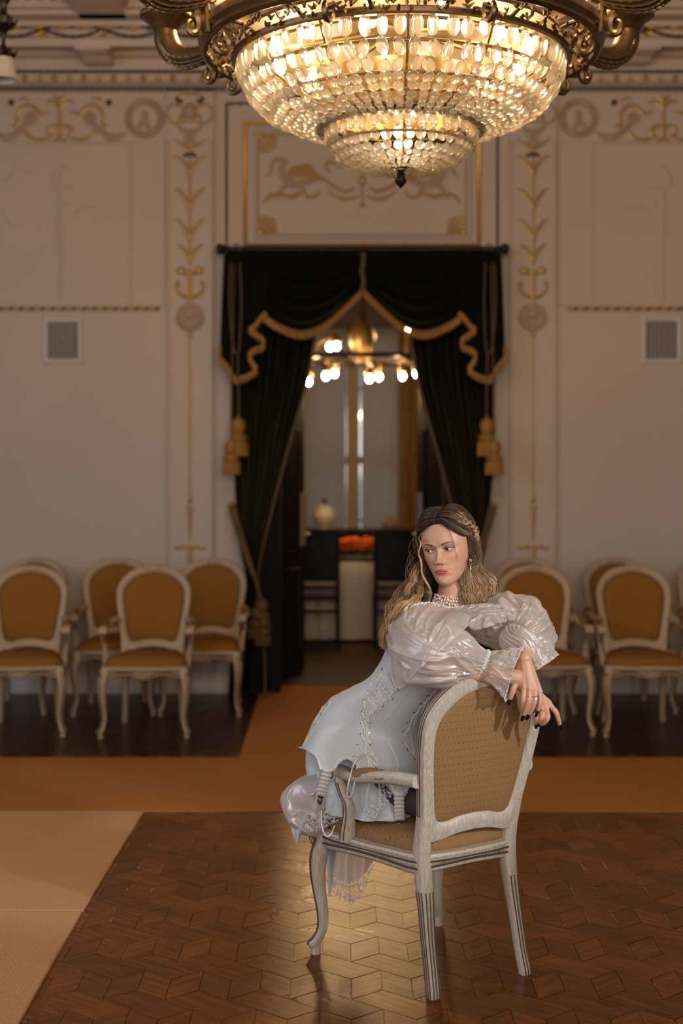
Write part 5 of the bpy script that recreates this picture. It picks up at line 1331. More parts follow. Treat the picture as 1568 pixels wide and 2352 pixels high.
# eyes with iris and pupil, looking to her right; lashes
M_eye = mat('eye', (.62, .56, .52), .12); t = NT(M_eye); A = t.attr(); t.base(A.outputs['Color'])
for xc, yc_, zc, R_ in EYES:
    b = MB(); g = Vector((-.34, -1, -.06)).normalized(); Mx = rot_to(g)
    b.ell((0, 0, 0), R_, 40, 40, 0, Mx); P0 = list(b.v); b.v = []; cols = []
    for p in P0:
        c_ = math.acos(max(-1, min(1, Vector(p).normalized().dot(g)))); r_ = c_ * R_
        cols.append((.006, .004, .004) if r_ < .0024 else (.050, .024, .012) if r_ < .0050 else (.03, .015, .01) if r_ < .0056 else (.52, .45, .41))
        b.v.append(tuple(hd(xc + p[0], yc_ + p[1], zc + p[2])))
    for i, c_ in enumerate(cols): b.col[i] = c_
    part(b, 'eye', M_eye)
    b = MB(); sg = 1 if xc > 0 else -1
    for i in range(44):
        tt = -1 + 2.06 * i / 43; zu = zc + .0016 * tt + .0040 * max(0, 1 - abs(tt + .08) ** 2.2) ** .8
        x = xc + sg * tt * .0150; d2_ = (x - xc) ** 2 + (zu - zc) ** 2; y = yc_ - math.sqrt(max(1e-6, (R_ + .0015) ** 2 - d2_))
        ln_ = .0052 + .0035 * max(0, tt); d = Vector((sg * tt * .55, -.75, .42)).normalized()
        b.tube([hd(x, y, zu), hd(*(Vector((x, y, zu)) + d * ln_ * .55 + Vector((0, 0, -.0008)))), hd(*(Vector((x, y, zu)) + d * ln_ + Vector((0, 0, .0008))))], [.00050, .00038, .0001], 4)
    part(b, 'eyelashes', mat('lash', (.010, .007, .006), .6))

# long black nails
M_nail = mat('black_nail_lacquer', (.006, .006, .008), .08)
for H_ in (LH, RH):
    for k_, v in H_.items():
        if H_ is RH and k_ == 'thumb': continue
        J = [hz(*q_) for q_ in v]; d = (J[3] - J[2]).normalized(); vw = Vector((0, -1, 0)); side = d.cross(vw).normalized(); up = side.cross(d).normalized()
        if up.y > 0: up = -up
        wv = .0056 if k_ != 'little' else .0047; c0 = J[3] - d * .006 + up * .0042; b = MB(); rr_ = []
        for s_, w_, lift in ((0, .75, 0.0003), (.004, 1, .0012), (.010, 1, .0012), (.016, .92, .0004), (.0215, .80, -.0008)):
            rr_.append([c0 + d * s_ + side * (wv * w_ * math.cos(a)) + up * (lift + .0022 * max(-.1, math.sin(a))) for a in [2 * PI * q_ / 14 for q_ in range(14)]])
        b.loft(rr_); part(b, 'fingernail', M_nail)
# rings, tattoo-free wrists; pearl ring
M_gold = mat('gold', (.75, .44, .16), .2, 1.0); M_pearl = mat('pearl', (.74, .68, .60), .18); M_pearl.node_tree.nodes['Principled BSDF'].inputs['Coat Weight'].default_value = .6
def finger_ring(H_, k_, f_, r=.0093):
    J = [hz(*q_) for q_ in H_[k_]]; c0 = J[0].lerp(J[1], f_); d = (J[1] - J[0]).normalized(); Mx = rot_to(d); b = MB()
    b.tube([c0 + Mx @ Vector((r * math.cos(a), r * math.sin(a), 0)) for a in [2 * PI * q_ / 24 for q_ in range(24)]], .0011, 6, closed=True); return c0, d, b
c0, d, b = finger_ring(LH, 'middle', .62); part(b, 'finger_ring', M_gold)
c0, d, b = finger_ring(LH, 'ring', .60); rg = part(b, 'finger_ring', M_gold)
b = MB(); b.ell(c0 + Vector((.001, -.0115, -.005)), (.0058, .0055, .0085), 16, 12, 0, Matrix.Rotation(.5, 3, 'Y')); b.build('pearl', mat('baroque_pearl', (.70, .68, .66), .12, .35), rg, origin=PO)
c0, d, b = finger_ring(RH, 'ring', .5); part(b, 'finger_ring', M_gold)

# pearl choker: three strands around the neck
nk = empty('tmp', (0, 0, 0), None, None); bpy.data.objects.remove(nk)
neck = None; ax0, ax1 = hd(0, .022, -.085), NK; axd = (ax1 - ax0).normalized(); Mx = rot_to(axd)
b = MB(); cN = ax0.lerp(ax1, .82)
b.tube([cN + Mx @ Vector((.0535 * math.cos(a), .0535 * math.sin(a), 0)) for a in [2 * PI * q_ / 40 for q_ in range(40)]], .0012, 6, closed=True)
neck = part(b, 'necklace', M_pearl); pm = None
for row, (dz, rn, n_) in enumerate(((-.010, .0525, 40), (.000, .0545, 34), (.010, .0575, 38))):
    for q_ in range(n_):
        a = 2 * PI * (q_ + .5 * row) / n_; p = cN + axd * (dz + .0025 * math.sin(q_ * 2.1)) + Mx @ Vector((rn * math.cos(a), rn * math.sin(a), 0)); rp_ = (.0037, .0046, .0041)[row] * (.85 + .3 * ((q_ * 7) % 5) / 5)
        if p.y > cN.y + .02: continue
        if pm is None: bq = MB(); bq.ell((0, 0, 0), 1.0, 14, 10); o_ = bq.build('pearl', M_pearl, neck); pm = o_.data
        else: o_ = bpy.data.objects.new('pearl', pm); COL.objects.link(o_); o_.parent = neck
        o_.location = p - PO; o_.scale = (rp_,) * 3
# drop earring
M_crystal = mat('crystal_silver', (.75, .73, .70), .12, .85); e0 = P(920 + 1090 / 6.817, 1150 + 930 / 6.817, 4.615); b = MB()
for q_ in range(6): b.ell(e0 + Vector((.0035 * math.cos(q_ * PI / 3), -.004, .0035 * math.sin(q_ * PI / 3))), .0022, 8, 6)
for sg in (-1, 1): b.tube([e0 + Vector((sg * .001, -.004, -.004)), e0 + Vector((sg * .0055, -.005, -.009)), e0 + Vector((0, -.005, -.0165))], .0008, 5)
for q_ in range(7): b.ell(e0 + Vector((.0012 * math.sin(q_ * 2), -.005, -.018 - q_ * .0022)), .0016, 6, 5)
b.tube([e0 + Vector((0, -.005, -.03)), e0 + Vector((0, -.005, -.055))], .0004, 4)
for q_ in range(4): b.ell(e0 + Vector((0, -.005, -.043 - q_ * .0035)), (.0012, .0012, .0018), 6, 5)
part(b, 'earring', M_crystal)
# ------------------------------------------------------------------ her clothes
def px(p): return (CX + p[0] / p[1] * FPX, HOR + (EYE - p[2]) / p[1] * FPX)
def nz3(p, s, seed=0.0): return noise.noise(Vector((p[0] * s + seed, p[1] * s - seed, p[2] * s + 2 * seed)))
M_satin = mat('white_satin', (.46, .495, .54), .42); t = NT(M_satin); t.bump(t.noise(t.map(t.obj(), (1, 1, 1)), 420, 2), .06, .0006)
t.b.inputs['Sheen Weight'].default_value = .25
M_trim = mat('white_ribbon', (.56, .57, .59), .38)
M_eyelet = mat('steel_eyelet', (.42, .40, .40), .25, 1.0)

def cloth_mat(name, c, transp, rough=.4, gloss=.12, trans=.45):
    """sheer woven cloth: see-through gaps, light through the threads, soft threads and their shine"""
    m = bpy.data.materials.new(name); m.use_nodes = True; t = NT(m); t.t.nodes.remove(t.b)
    df = t.n('ShaderNodeBsdfDiffuse'); df.inputs[0].default_value = (*c, 1); tl = t.n('ShaderNodeBsdfTranslucent'); tl.inputs[0].default_value = (*c, 1)
    gl = t.n('ShaderNodeBsdfAnisotropic'); gl.inputs['Color'].default_value = (.95, .93, .95, 1); gl.inputs['Roughness'].default_value = rough
    tr = t.n('ShaderNodeBsdfTransparent')
    a = t.n('ShaderNodeMixShader', i0=trans); t.link(df.outputs[0], a.inputs[1]); t.link(tl.outputs[0], a.inputs[2])
    b = t.n('ShaderNodeMixShader', i0=gloss); t.link(a.outputs[0], b.inputs[1]); t.link(gl.outputs[0], b.inputs[2])
    d = t.n('ShaderNodeMixShader', i0=transp); t.link(b.outputs[0], d.inputs[1]); t.link(tr.outputs[0], d.inputs[2]); t.link(d.outputs[0], t.out.inputs[0])
    return m, t, d
M_org, _, _ = cloth_mat('organza', (.74, .70, .685), .36, .25, .11, .42)
M_orgpuff, _, _ = cloth_mat('skirt_organza', (.72, .69, .70), .18, .3, .14, .4)
M_lace, t, d = cloth_mat('lace', (.74, .72, .74), .2, .4, .05, .3)
# lace: net of flowers and scrolls, the holes are open
vo = t.n('ShaderNodeTexVoronoi'); t.link(t.map(t.obj(), (1, 1, 1)), vo.inputs['Vector']); vo.feature = 'DISTANCE_TO_EDGE'; vo.inputs['Scale'].default_value = 62
w_ = t.noise(t.obj(), 46, 3, .6, 1.2); fl_ = t.math('GREATER_THAN', w_, .555); net = t.math('LESS_THAN', vo.outputs['Distance'], .075)
t.link(t.math('SUBTRACT', 1.0, t.math('MULTIPLY', t.math('MAXIMUM', t.math('MULTIPLY', net, .72), t.math('MULTIPLY', fl_, .88)), 1.0)), d.inputs[0])
M_fish, t, d = cloth_mat('dark_net_stocking', (.055, .045, .065), .3, .5, .03, .1)
ck = t.n('ShaderNodeTexWave'); t.link(t.map(t.obj(), (1, 1, 1), (.3, .5, .2)), ck.inputs[0]); ck.inputs['Scale'].default_value = 150; ck2 = t.n('ShaderNodeTexWave'); t.link(t.map(t.obj(), (1, 1, 1), (.3, -.8, 1.2)), ck2.inputs[0]); ck2.inputs['Scale'].default_value = 150
t.link(t.math('MULTIPLY', t.math('SUBTRACT', 1.0, t.math('MAXIMUM', t.math('GREATER_THAN', ck.outputs[1], .6), t.math('GREATER_THAN', ck2.outputs[1], .6))), .55), d.inputs[0])

# ---- corset: rings across the leaning torso, laid out from its outline; the hem is cut with points for the garters
RG = [((893, 1452), (1062, 1490), 4.655, .100), ((886, 1490), (1052, 1525), 4.655, .105), ((868, 1528), (1030, 1568), 4.665, .104), ((843, 1560), (992, 1618), 4.685, .098),
      ((800, 1583), (968, 1676), 4.72, .108), ((757, 1606), (990, 1732), 4.765, .140), ((726, 1648), (1028, 1790), 4.78, .178), ((703, 1692), (1060, 1835), 4.775, .205), ((690, 1722), (1080, 1862), 4.775, .213), ((684, 1750), (1090, 1888), 4.775, .215)]
NTH = 120
def ring_arr(RG_):
    A = np.array([(l[0], l[1], r[0], r[1], y, b_) for l, r, y, b_ in RG_]); return crom(A, 8)
CRG = ring_arr(RG)
def tor(ringrow, th, grow=0.0, tw=0.0):
    lu, lv, ru, rv, y, b_ = ringrow
    L, R = P(lu, lv, y + tw), P(ru, rv, y - tw); c = (L + R) / 2; h = (R - L) / 2; hn = h.normalized()
    ax = hn.cross(Vector((0, 1, 0))); dv = Vector((0, -1, 0)); dv = (dv - hn * dv.dot(hn)).normalized()
    k, s_ = math.cos(th), math.sin(th); e = .88
    return c + h * (math.copysign(abs(k) ** e, k)) * (1 + grow / h.length) + dv * math.copysign(abs(s_) ** e, s_) * (b_ + grow)
HEM = [(670, 1706), (686, 1716), (704, 1722), (722, 1733), (733, 1748), (736, 1768), (766, 1772), (772, 1760), (780, 1748), (795, 1741), (808, 1746), (820, 1758), (832, 1772), (846, 1786), (870, 1794), (898, 1806), (902, 1826), (930, 1828), (936, 1806), (955, 1790), (985, 1786), (1040, 1786)]
def hemv(u): return float(np.interp(u, [p[0] for p in HEM], [p[1] for p in HEM]))
b = MB(); rings = []
for i, row in enumerate(CRG):
    ring = []
    for k in range(NTH):
        th = 2 * PI * k / NTH; p = tor(row, th)
        if math.sin(th) > -.2:              # front half: cut the hem by sliding the lower rows up to the hem curve
            u, v = px(p); lim = hemv(u)
            if v > lim: p = P(u, lim, p.y + .0)
        elif i > 60: p = rings[60][k].lerp(p, .25)
        # drawn wrinkles of the stretched satin
        w_ = .0011 * math.sin(19 * (px(p)[0] - px(p)[1] * .45) / 100) * math.exp(-((px(p)[1] - 1610) / 60) ** 2) + .0030 * nz3(p, 11, 1)
        n_ = (p - tor(row, th, -.05)).normalized(); ring.append(p + n_ * w_)
    rings.append(ring)
b.loft(rings, 0, True, (False, False))
corset = part(b, 'corset', M_satin, angle=180); corset.modifiers.new('thickness', 'SOLIDIFY').thickness = .0025
BV = BVHTree.FromPolygons([Vector(p) for p in b.v], b.f)
EYEP = Vector((0, 0, EYE))
def on(u, v, lift=.002, bv=None, fall=None):
    d = (P(u, v, 1.0) - EYEP).normalized(); h = (bv or BV).ray_cast(EYEP, d)
    if h[0] is None: return fall(u, v) if fall else None
    n_ = h[1] if h[1].dot(d) < 0 else -h[1]
    return h[0] + n_ * lift
def sub(mb, name, m, par=corset): return mb.build(name, m, par, origin=PO)
def ribbon_on(pts, w, lift=.003, mb=None, n=6):
    mb = mb or MB(); Q = [on(u, v, lift) for u, v in (crom(pts, n) if len(pts) > 2 else [np.array(pts[0]) + (np.array(pts[1]) - np.array(pts[0])) * k / 8 for k in range(9)])]
    Q = [q_ for q_ in Q if q_ is not None]
    if len(Q) > 1: mb.tube(Q, w, 6, 0, flat=.35, up=(0, -1, 0))
    return mb
# hem and seam piping
b = MB(); ribbon_on([(h_[0], h_[1] - 2.0) for h_ in HEM[1:-1]], .0035, .001, b, 3); ribbon_on([(690, 1712), (707, 1682), (732, 1640), (752, 1608), (775, 1590)], .0022, .0012, b); ribbon_on([(697, 1712), (715, 1682), (740, 1643), (760, 1610)], .0016, .0012, b)
sub(b, 'binding', M_trim)
b = MB(); ribbon_on([(940, 1583), (906, 1628), (882, 1659), (884, 1683), (896, 1712), (910, 1740), (914, 1775), (914, 1800)], .0026, .0008, b); ribbon_on([(966, 1700), (980, 1712), (1000, 1720)], .002, .001, b); sub(b, 'seam_piping', M_satin)
# eyelets
def eyelet(u, v):
    d = (P(u, v, 1.0) - EYEP).normalized(); h = BV.ray_cast(EYEP, d)
    if h[0] is None: return
    n_ = h[1] if h[1].dot(d) < 0 else -h[1]; Mx = rot_to(n_); b = MB()
    b.tube([h[0] + n_ * .0012 + Mx @ Vector((.0030 * math.cos(a), .0030 * math.sin(a), 0)) for a in [2 * PI * k / 12 for k in range(12)]], .0014, 6, closed=True); sub(b, 'eyelet', M_eyelet)
LL = [(877, 1537), (864, 1557), (854, 1573), (844, 1588), (835, 1609), (832, 1635), (830, 1661), (828, 1687), (822, 1713), (813, 1739)]
LR = [(913, 1585), (899, 1605), (878, 1621), (858, 1636), (849, 1659), (847, 1683), (850, 1709), (858, 1736), (864, 1762)]
L2 = [(1012, 1566), (997, 1582), (982, 1598), (965, 1617), (950, 1637), (937, 1658), (925, 1681), (926, 1704), (935, 1722), (952, 1742), (967, 1764)]; L3 = [(1010, 1584), (993, 1602), (978, 1620), (965, 1640), (948, 1664), (935, 1681), (950, 1735), (968, 1750)]
for q_ in LL + LR + L2 + L3 + [(767, 1598), (752, 1619), (737, 1640), (723, 1664), (710, 1688)]: eyelet(*q_)
# open front: lace showing between the laced edges, crossed lacing ribbons
b = MB(); OPEN = [(880, 1545), (905, 1580), (892, 1604), (868, 1624), (852, 1640), (842, 1655), (838, 1640), (840, 1612), (850, 1590), (862, 1568)]
c0 = on(866, 1600, .0012); ringp = [on(u, v, .0012) for u, v in crom(OPEN, 3, True)]
b.v = [tuple(c0)] + [tuple(p) for p in ringp]; n_ = len(ringp); b.f = [(0, 1 + i, 1 + (i + 1) % n_) for i in range(n_)]; b.m = [0] * n_
for k in range(26):
    u, v = 846 + (k * 37 % 50), 1568 + (k * 29 % 62)
    if abs((u - 840) - (1640 - v) * .62 - 8) > 22: continue
    p = on(u, v, .003); b.tube([p + Vector((.006 * math.cos(q_ * .9 + k), -.002, .006 * math.sin(q_ * 1.3 + k))) for q_ in range(9)], .0013, 4)
sub(b, 'lace_insert', noisy('lace_insert_cloth', (.70, .71, .74), (.50, .52, .56), .7, scale=70, bump=.5, bscale=120))
b = MB()
for i in range(8):
    ribbon_on([LL[i + 1], LR[i]], .0026, .004, b); ribbon_on([LL[i + 1], LR[min(i + 1, 8)]], .0024, .0052, b)
ribbon_on([(872, 1560), (852, 1600), (842, 1650), (842, 1700), (838, 1734)], .0028, .0045, b); ribbon_on([(866, 1562), (846, 1604), (837, 1655), (838, 1700), (842, 1732)], .0022, .0060, b)
for i in range(7): ribbon_on([L2[i], L3[min(i + 1, 7)]], .0022, .004, b); ribbon_on([L2[i + 1], L3[min(i, 7)]], .0022, .0045, b)
for pts in ([(1012, 1570), (982, 1604), (950, 1644), (928, 1690)], [(926, 1700), (945, 1730), (970, 1760), (985, 1775)]): ribbon_on(pts, .0024, .004, b)
sub(b, 'lacing', M_trim)
# bow and long ribbon ends
b = MB()
def rib(pts, w=.0026, n=8): b.tube([P(*q_) for q_ in crom(pts, n)], w, 6, 0, flat=.3, up=(0, -1, 0))
yb = on(842, 1733, .006).y
rib([(842, 1733, yb), (824, 1738, yb - .02), (812, 1756, yb - .03), (806, 1775, 4.565), (800, 1800, 4.555), (797, 1822, 4.56), (801, 1832, 4.565), (808, 1822, 4.56), (816, 1790, 4.555), (822, 1768, 4.57), (834, 1745, yb - .01), (842, 1733, yb)])
rib([(842, 1733, yb), (828, 1746, yb - .02), (818, 1768, yb - .03)], .003)
rib([(842, 1733, yb), (846, 1752, yb - .01), (848, 1790, yb - .015), (842, 1830, yb - .01), (844, 1862, yb - .005), (856, 1870, yb)], .0030); rib([(842, 1733, yb), (852, 1756, yb - .01), (860, 1784, yb - .012)], .003)
rib([(842, 1733, yb), (856, 1736, yb - .004), (866, 1752, yb - .008), (870, 1790, yb - .01), (872, 1840, yb), (862, 1876, yb - .005), (850, 1872, yb)], .003)
sub(b, 'ribbon', M_trim); b = MB()
rib([(738, 1862, 4.66), (738, 1890, 4.65), (744, 1914, 4.645), (753, 1921, 4.645), (762, 1912, 4.65), (768, 1896, 4.66)], .0022)
sub(b, 'ribbon', M_trim)
# garters: ruched elastic with clips
def garter(p0, p1, w, clip):
    b = MB(); n_ = 44; rr_ = []
    for i in range(n_ + 1):
        t_ = i / n_; c_ = p0.lerp(p1, t_); ww = w * (1 + .09 * math.sin(t_ * 40)); bl = .003 + .0028 * abs(math.sin(t_ * 22)); dn = (p1 - p0).normalized(); sd = dn.cross(Vector((0, 1, 0))).normalized()
        rr_.append([c_ + sd * (ww * math.cos(a)) + Vector((0, -1, 0)) * (bl * math.sin(a)) for a in [2 * PI * q_ / 16 for q_ in range(16)]])
    b.loft(rr_); g = sub(b, 'garter', M_trim)
    b = MB(); d = (p1 - p0).normalized(); b.tube([p1 + d * s_ for s_ in (0, .006, .010)], [.010, .010, .006], 10, flat=.4, up=(0, -1, 0)); b.ell(p1 + d * .02, (.0085, .006, .014), 12, 8)
    b.build('clip', clip, g, origin=PO)
garter(P(752, 1768, on(752, 1764, .004).y), P(737, 1828, 4.655), .0165, mat('bronze_clip', (.20, .14, .09), .25, .8))
garter(P(916, 1822, on(916, 1800, .006).y - .01), P(917, 1884, 4.60), .0165, M_eyelet)

# ---- satin underskirt pulled over hips and thighs, lace hem; stocking
SK = [((716, 1700), (985, 1780), 4.82, .125), ((712, 1738), (980, 1800), 4.81, .13), ((716, 1775), (965, 1830), 4.79, .13), ((730, 1812), (950, 1858), 4.765, .125), ((752, 1848), (935, 1882), 4.75, .12), ((775, 1876), (915, 1900), 4.73, .11)]
b = MB(); rings = []
for i, row in enumerate(ring_arr(SK)):
    ring = []
    for k in range(140):
        th = 2 * PI * k / 140; p = tor(row, th, 0, .10); f_ = .0055 * math.sin(9 * th + i * .16 + 2 * math.sin(i * .12)) + .006 * nz3(p, 18, 3) + .003 * nz3(p, 45, 5)
        p = p + (p - tor(row, th, -.05, .10)).normalized() * f_ * min(1, i / 10); p.z = max(p.z, .492); ring.append(p)
    rings.append(ring)
b.loft(rings, 0, True, (False, True)); skirt = part(b, 'underskirt', M_satin, angle=180)
b = MB()
hemL = crom([(832, 1874, 4.60), (848, 1872, 4.585), (866, 1866, 4.58), (886, 1850, 4.575), (898, 1828, 4.57), (906, 1806, 4.575)], 10); hemU = crom([(832, 1852, 4.62), (842, 1850, 4.605), (856, 1846, 4.60), (868, 1832, 4.60), (874, 1812, 4.60), (880, 1795, 4.61)], 10)
b.grid(lambda s, q_: (P(*[np.interp(s, np.linspace(0, 1, len(hemU)), hemU[:, k]) for k in range(3)]).lerp(P(*[np.interp(s, np.linspace(0, 1, len(hemL)), hemL[:, k]) for k in range(3)]), q_) + Vector((0, -.006 * math.sin(s * 40) * q_, .003 * math.sin(s * 55) * q_))), 90, 14)
b.build('lace_hem', M_lace, skirt, angle=180, origin=PO)
b = MB(); kn = cl(-.065, .075, .545); hp_ = HIP + Vector((-.041, -.028, -.04)); mid = (hp_ + kn) / 2
Q = crom([(*hp_.lerp(mid, .5), .080), (*mid, .073), (*mid.lerp(kn, .5), .064), (*kn, .0555), (*(kn + (kn - mid).normalized() * .05), .03)], 8); b.tube([q_[:3] for q_ in Q], list(Q[:, 3]), 28); 
kn = cl(.105, .075, .545); hp_ = HIP + Vector((.041, .028, -.04)); mid = (hp_ + kn) / 2
Q = crom([(*hp_.lerp(mid, .5), .080), (*mid, .073), (*mid.lerp(kn, .5), .064), (*kn, .0555), (*(kn + (kn - mid).normalized() * .05), .03)], 8); b.tube([q_[:3] for q_ in Q], list(Q[:, 3]), 28)
part(b, 'stocking', M_fish, angle=180)

# ---- organza overskirt: puff spilling past the front of the seat, pointed tail, band of lace
def blob(fn, nu, nv, m, name, par=None, cap=True):
    b = MB(); b.loft([[fn(2 * PI * k / nu, j / nv) for k in range(nu)] for j in range(nv + 1)], 0, True, (cap, cap)); ob = b.build(name, m, par or woman, angle=180, origin=PO); return ob, b
def polyring(U, V, W_, H_, Y, D): return crom(np.array([U, V, W_, H_, Y, D]).T, 10)
PF_ = crom([(760, 1772, 34, 4.80, .06), (726, 1796, 50, 4.815, .085), (706, 1826, 56, 4.83, .10), (703, 1858, 53, 4.83, .10), (709, 1886, 46, 4.82, .085), (716, 1906, 34, 4.81, .06), (720, 1918, 14, 4.81, .03)], 10)
def puff(th, q_):
    u, v, w, y, dpt = [np.interp(q_ * (len(PF_) - 1), range(len(PF_)), PF_[:, k]) for k in range(5)]
    p = P(u + w * math.cos(th), v, y) + Vector((0, -dpt * math.sin(th), 0)); e = math.sin(PI * q_)
    p += (p - P(u, v, y)).normalized() * (.010 * math.sin(5 * th + 5 * q_ + 2 * nz3(p, 6, 2)) + .016 * nz3(p, 11, 4) + .010 * (1 - abs(nz3(p, 16, 9))) ** 5) * e; return p
ov, _ = blob(puff, 110, 60, M_orgpuff, 'overskirt')
b = MB(); tl_ = crom([(664, 1872, 4.80), (668, 1905, 4.80), (676, 1928, 4.80), (681, 1940, 4.80)], 8)
b.grid(lambda s, q_: P(np.interp(q_, [0, .5, 1], [660, 668, 680]) + s * np.interp(q_, [0, .3, .7, 1], [66, 50, 22, 3]), np.interp(q_, [0, 1], [1868, 1939]) - 10 * s * (1 - q_), 4.75 + .02 * math.sin(s * 6 + q_ * 2) * (1 - q_ * .5)), 24, 24)
b.build('skirt_tail', M_satin, ov, angle=180, origin=PO)
b = MB(); b.grid(lambda s, q_: P(656 + s * 140, np.interp(s, [0, .3, .6, 1], [1862, 1892, 1884, 1858]) + (q_ - .5) * np.interp(s, [0, .4, 1], [30, 44, 34]), np.interp(s, [0, .35, .7, 1], [4.775, 4.71, 4.69, 4.665]) - .006 * math.sin(s * 30 + q_ * 3)), 60, 16)
b.build('lace_band', M_lace, ov, angle=180, origin=PO)
b = MB(); b.grid(lambda s, q_: P(724 + s * 80 + 6 * math.sin(q_ * 5), 1772 + q_ * 92 - 14 * s * q_, np.interp(s, [0, 1], [4.735, 4.70]) - .012 * math.sin(s * 9 + q_ * 2 + 1.2 * math.sin(q_ * 6)) - .05 * math.sin(q_ * PI) * .3), 40, 40)
b.build('satin_fold', M_satin, ov, angle=180, origin=PO)
# skirt end hanging under the seat in front of the chair: cloth, then a deep lace border
def hangf(s, q_):
    u = 748 + s * 112 + (6 - 12 * s) * q_; bot = np.interp(s, [0, .12, .3, .5, .7, .85, 1], [2062, 2050, 2072, 2080, 2066, 2040, 1992]); v = 1950 + (bot - 1950) * q_
    return P(u, v, 4.965 - .022 * math.sin(s * 17 + .8 * math.sin(q_ * 3)) * (.4 + .6 * q_) + .03 * s)
b = MB(); b.grid(lambda s, q_: hangf(s, q_ * .60), 70, 30); hg = part(b, 'skirt_end', M_orgpuff, angle=180)
b = MB(); b.grid(lambda s, q_: hangf(s, .58 + q_ * .42) + Vector((0, -.003, .004 * math.sin(s * 70) * q_)), 90, 26); b.build('lace_border', M_lace, hg, angle=180, origin=PO)
b = MB(); b.grid(lambda s, q_: hangf(.02 + s * .20 * (1 - .8 * q_), q_ * .92) + Vector((0, -.012, 0)), 16, 30); b.build('satin_point', M_satin, hg, angle=180, origin=PO)

# ---- organza puff sleeves
def sleeve(name, path, gather, nu=150, seed=0.0, amp=1.0, sub_=7):
    """path rows: (u, v, Y, radius); gather: list of (position 0..1, width) where elastic draws the cloth into pleats"""
    Q = crom([(*P(u, v, y), r) for u, v, y, r in path], sub_ * 3); n_ = len(Q); rings = []
    T = np.gradient(Q[:, :3], axis=0); nrm = Vector((0, 0, 1))
    for i in range(n_):
        d = Vector(T[i]).normalized(); nrm = (nrm - d * nrm.dot(d)).normalized(); bn = d.cross(nrm); r = Q[i, 3]; c_ = Vector(Q[i, :3]); s_ = i / (n_ - 1); ring = []
        pl = max(math.exp(-((s_ - g) / w) ** 2) for g, w in gather) if gather else 0; wide = max(math.exp(-((s_ - g) / (w * 3.2)) ** 2) for g, w in gather) if gather else 0
        for k in range(nu):
            a = 2 * PI * k / nu; dr = nrm * math.cos(a) + bn * math.sin(a); q_ = c_ + dr * r
            qa = Vector((math.cos(a) * 1.3 + s_ * 1.4, math.sin(a) * 1.3, s_ * 2.2)); wv_ = Vector((nz3(qa, 1.1, seed), nz3(qa, 1.1, seed + 9), 0)) * .5
            rg = lambda f_, sd: (1 - min(1, 2.1 * abs(noise.noise((qa + wv_) * f_ + Vector((sd, sd, -sd))))))
            big = nz3(q_, 7, seed) * .95; fine = .62 * rg(1.25, seed) ** 2.2 + .34 * rg(2.6, seed + 4) ** 3 + .10 * rg(5.5, seed + 8) ** 2 - .34
            ple = math.sin(a * 23 + 2.4 * nz3(q_, 8, seed + 1)) * .55 + math.sin(a * 37 + seed) * .25
            rr_ = r * (1 + amp * .34 * (big + fine) * (1 - .75 * wide) + (.13 * wide + .06 * pl) * ple)
            ring.append(c_ + dr * rr_)
        rings.append(ring)
    b = MB(); b.loft(rings, 0, True, (False, False)); return part(b, name, M_org, angle=180), rings
slR, rr1 = sleeve('sleeve', [(925, 1432, 4.62, .055), (946, 1464, 4.56, .084), (970, 1494, 4.46, .100), (1005, 1510, 4.40, .098), (1050, 1510, 4.395, .078), (1090, 1518, 4.40, .050), (1108, 1524, 4.405, .040), (1126, 1530, 4.405, .052), (1152, 1540, 4.395, .070), (1180, 1550, 4.385, .086)], [(.66, .035)], seed=1.3, amp=.9)
b = MB(); b.tube([P(1108, 1524, 4.405) + (Vector((.25, 0, -.12)).normalized() * (.0028 * math.sin(k * 2.1))) + (Vector((.12, 0, .25)).normalized() * math.cos(2 * PI * k / 60) + Vector((0, 1, 0)) * math.sin(2 * PI * k / 60)) * .0425 for k in range(60)], [.0045 + .0016 * (k % 2) for k in range(60)], 6, closed=True)
b.build('elastic_gather', M_trim, slR, origin=PO)
# cuff hems
def hemring(ring, par, r=.0018): b = MB(); b.tube(ring, r, 5, closed=True); b.build('rolled_hem', M_trim, par, origin=PO)
hemring(rr1[-1], slR)
slL, rr2 = sleeve('sleeve', [(1072, 1418, 4.735, .055), (1100, 1424, 4.72, .078), (1150, 1432, 4.67, .098), (1192, 1440, 4.60, .104), (1206, 1456, 4.55, .088), (1186, 1466, 4.52, .055), (1178, 1468, 4.505, .042), (1190, 1478, 4.50, .062), (1208, 1506, 4.50, .074), (1226, 1536, 4.495, .076)], [(.66, .035)], seed=5.1, amp=.9)
hemring(rr2[-1], slL)
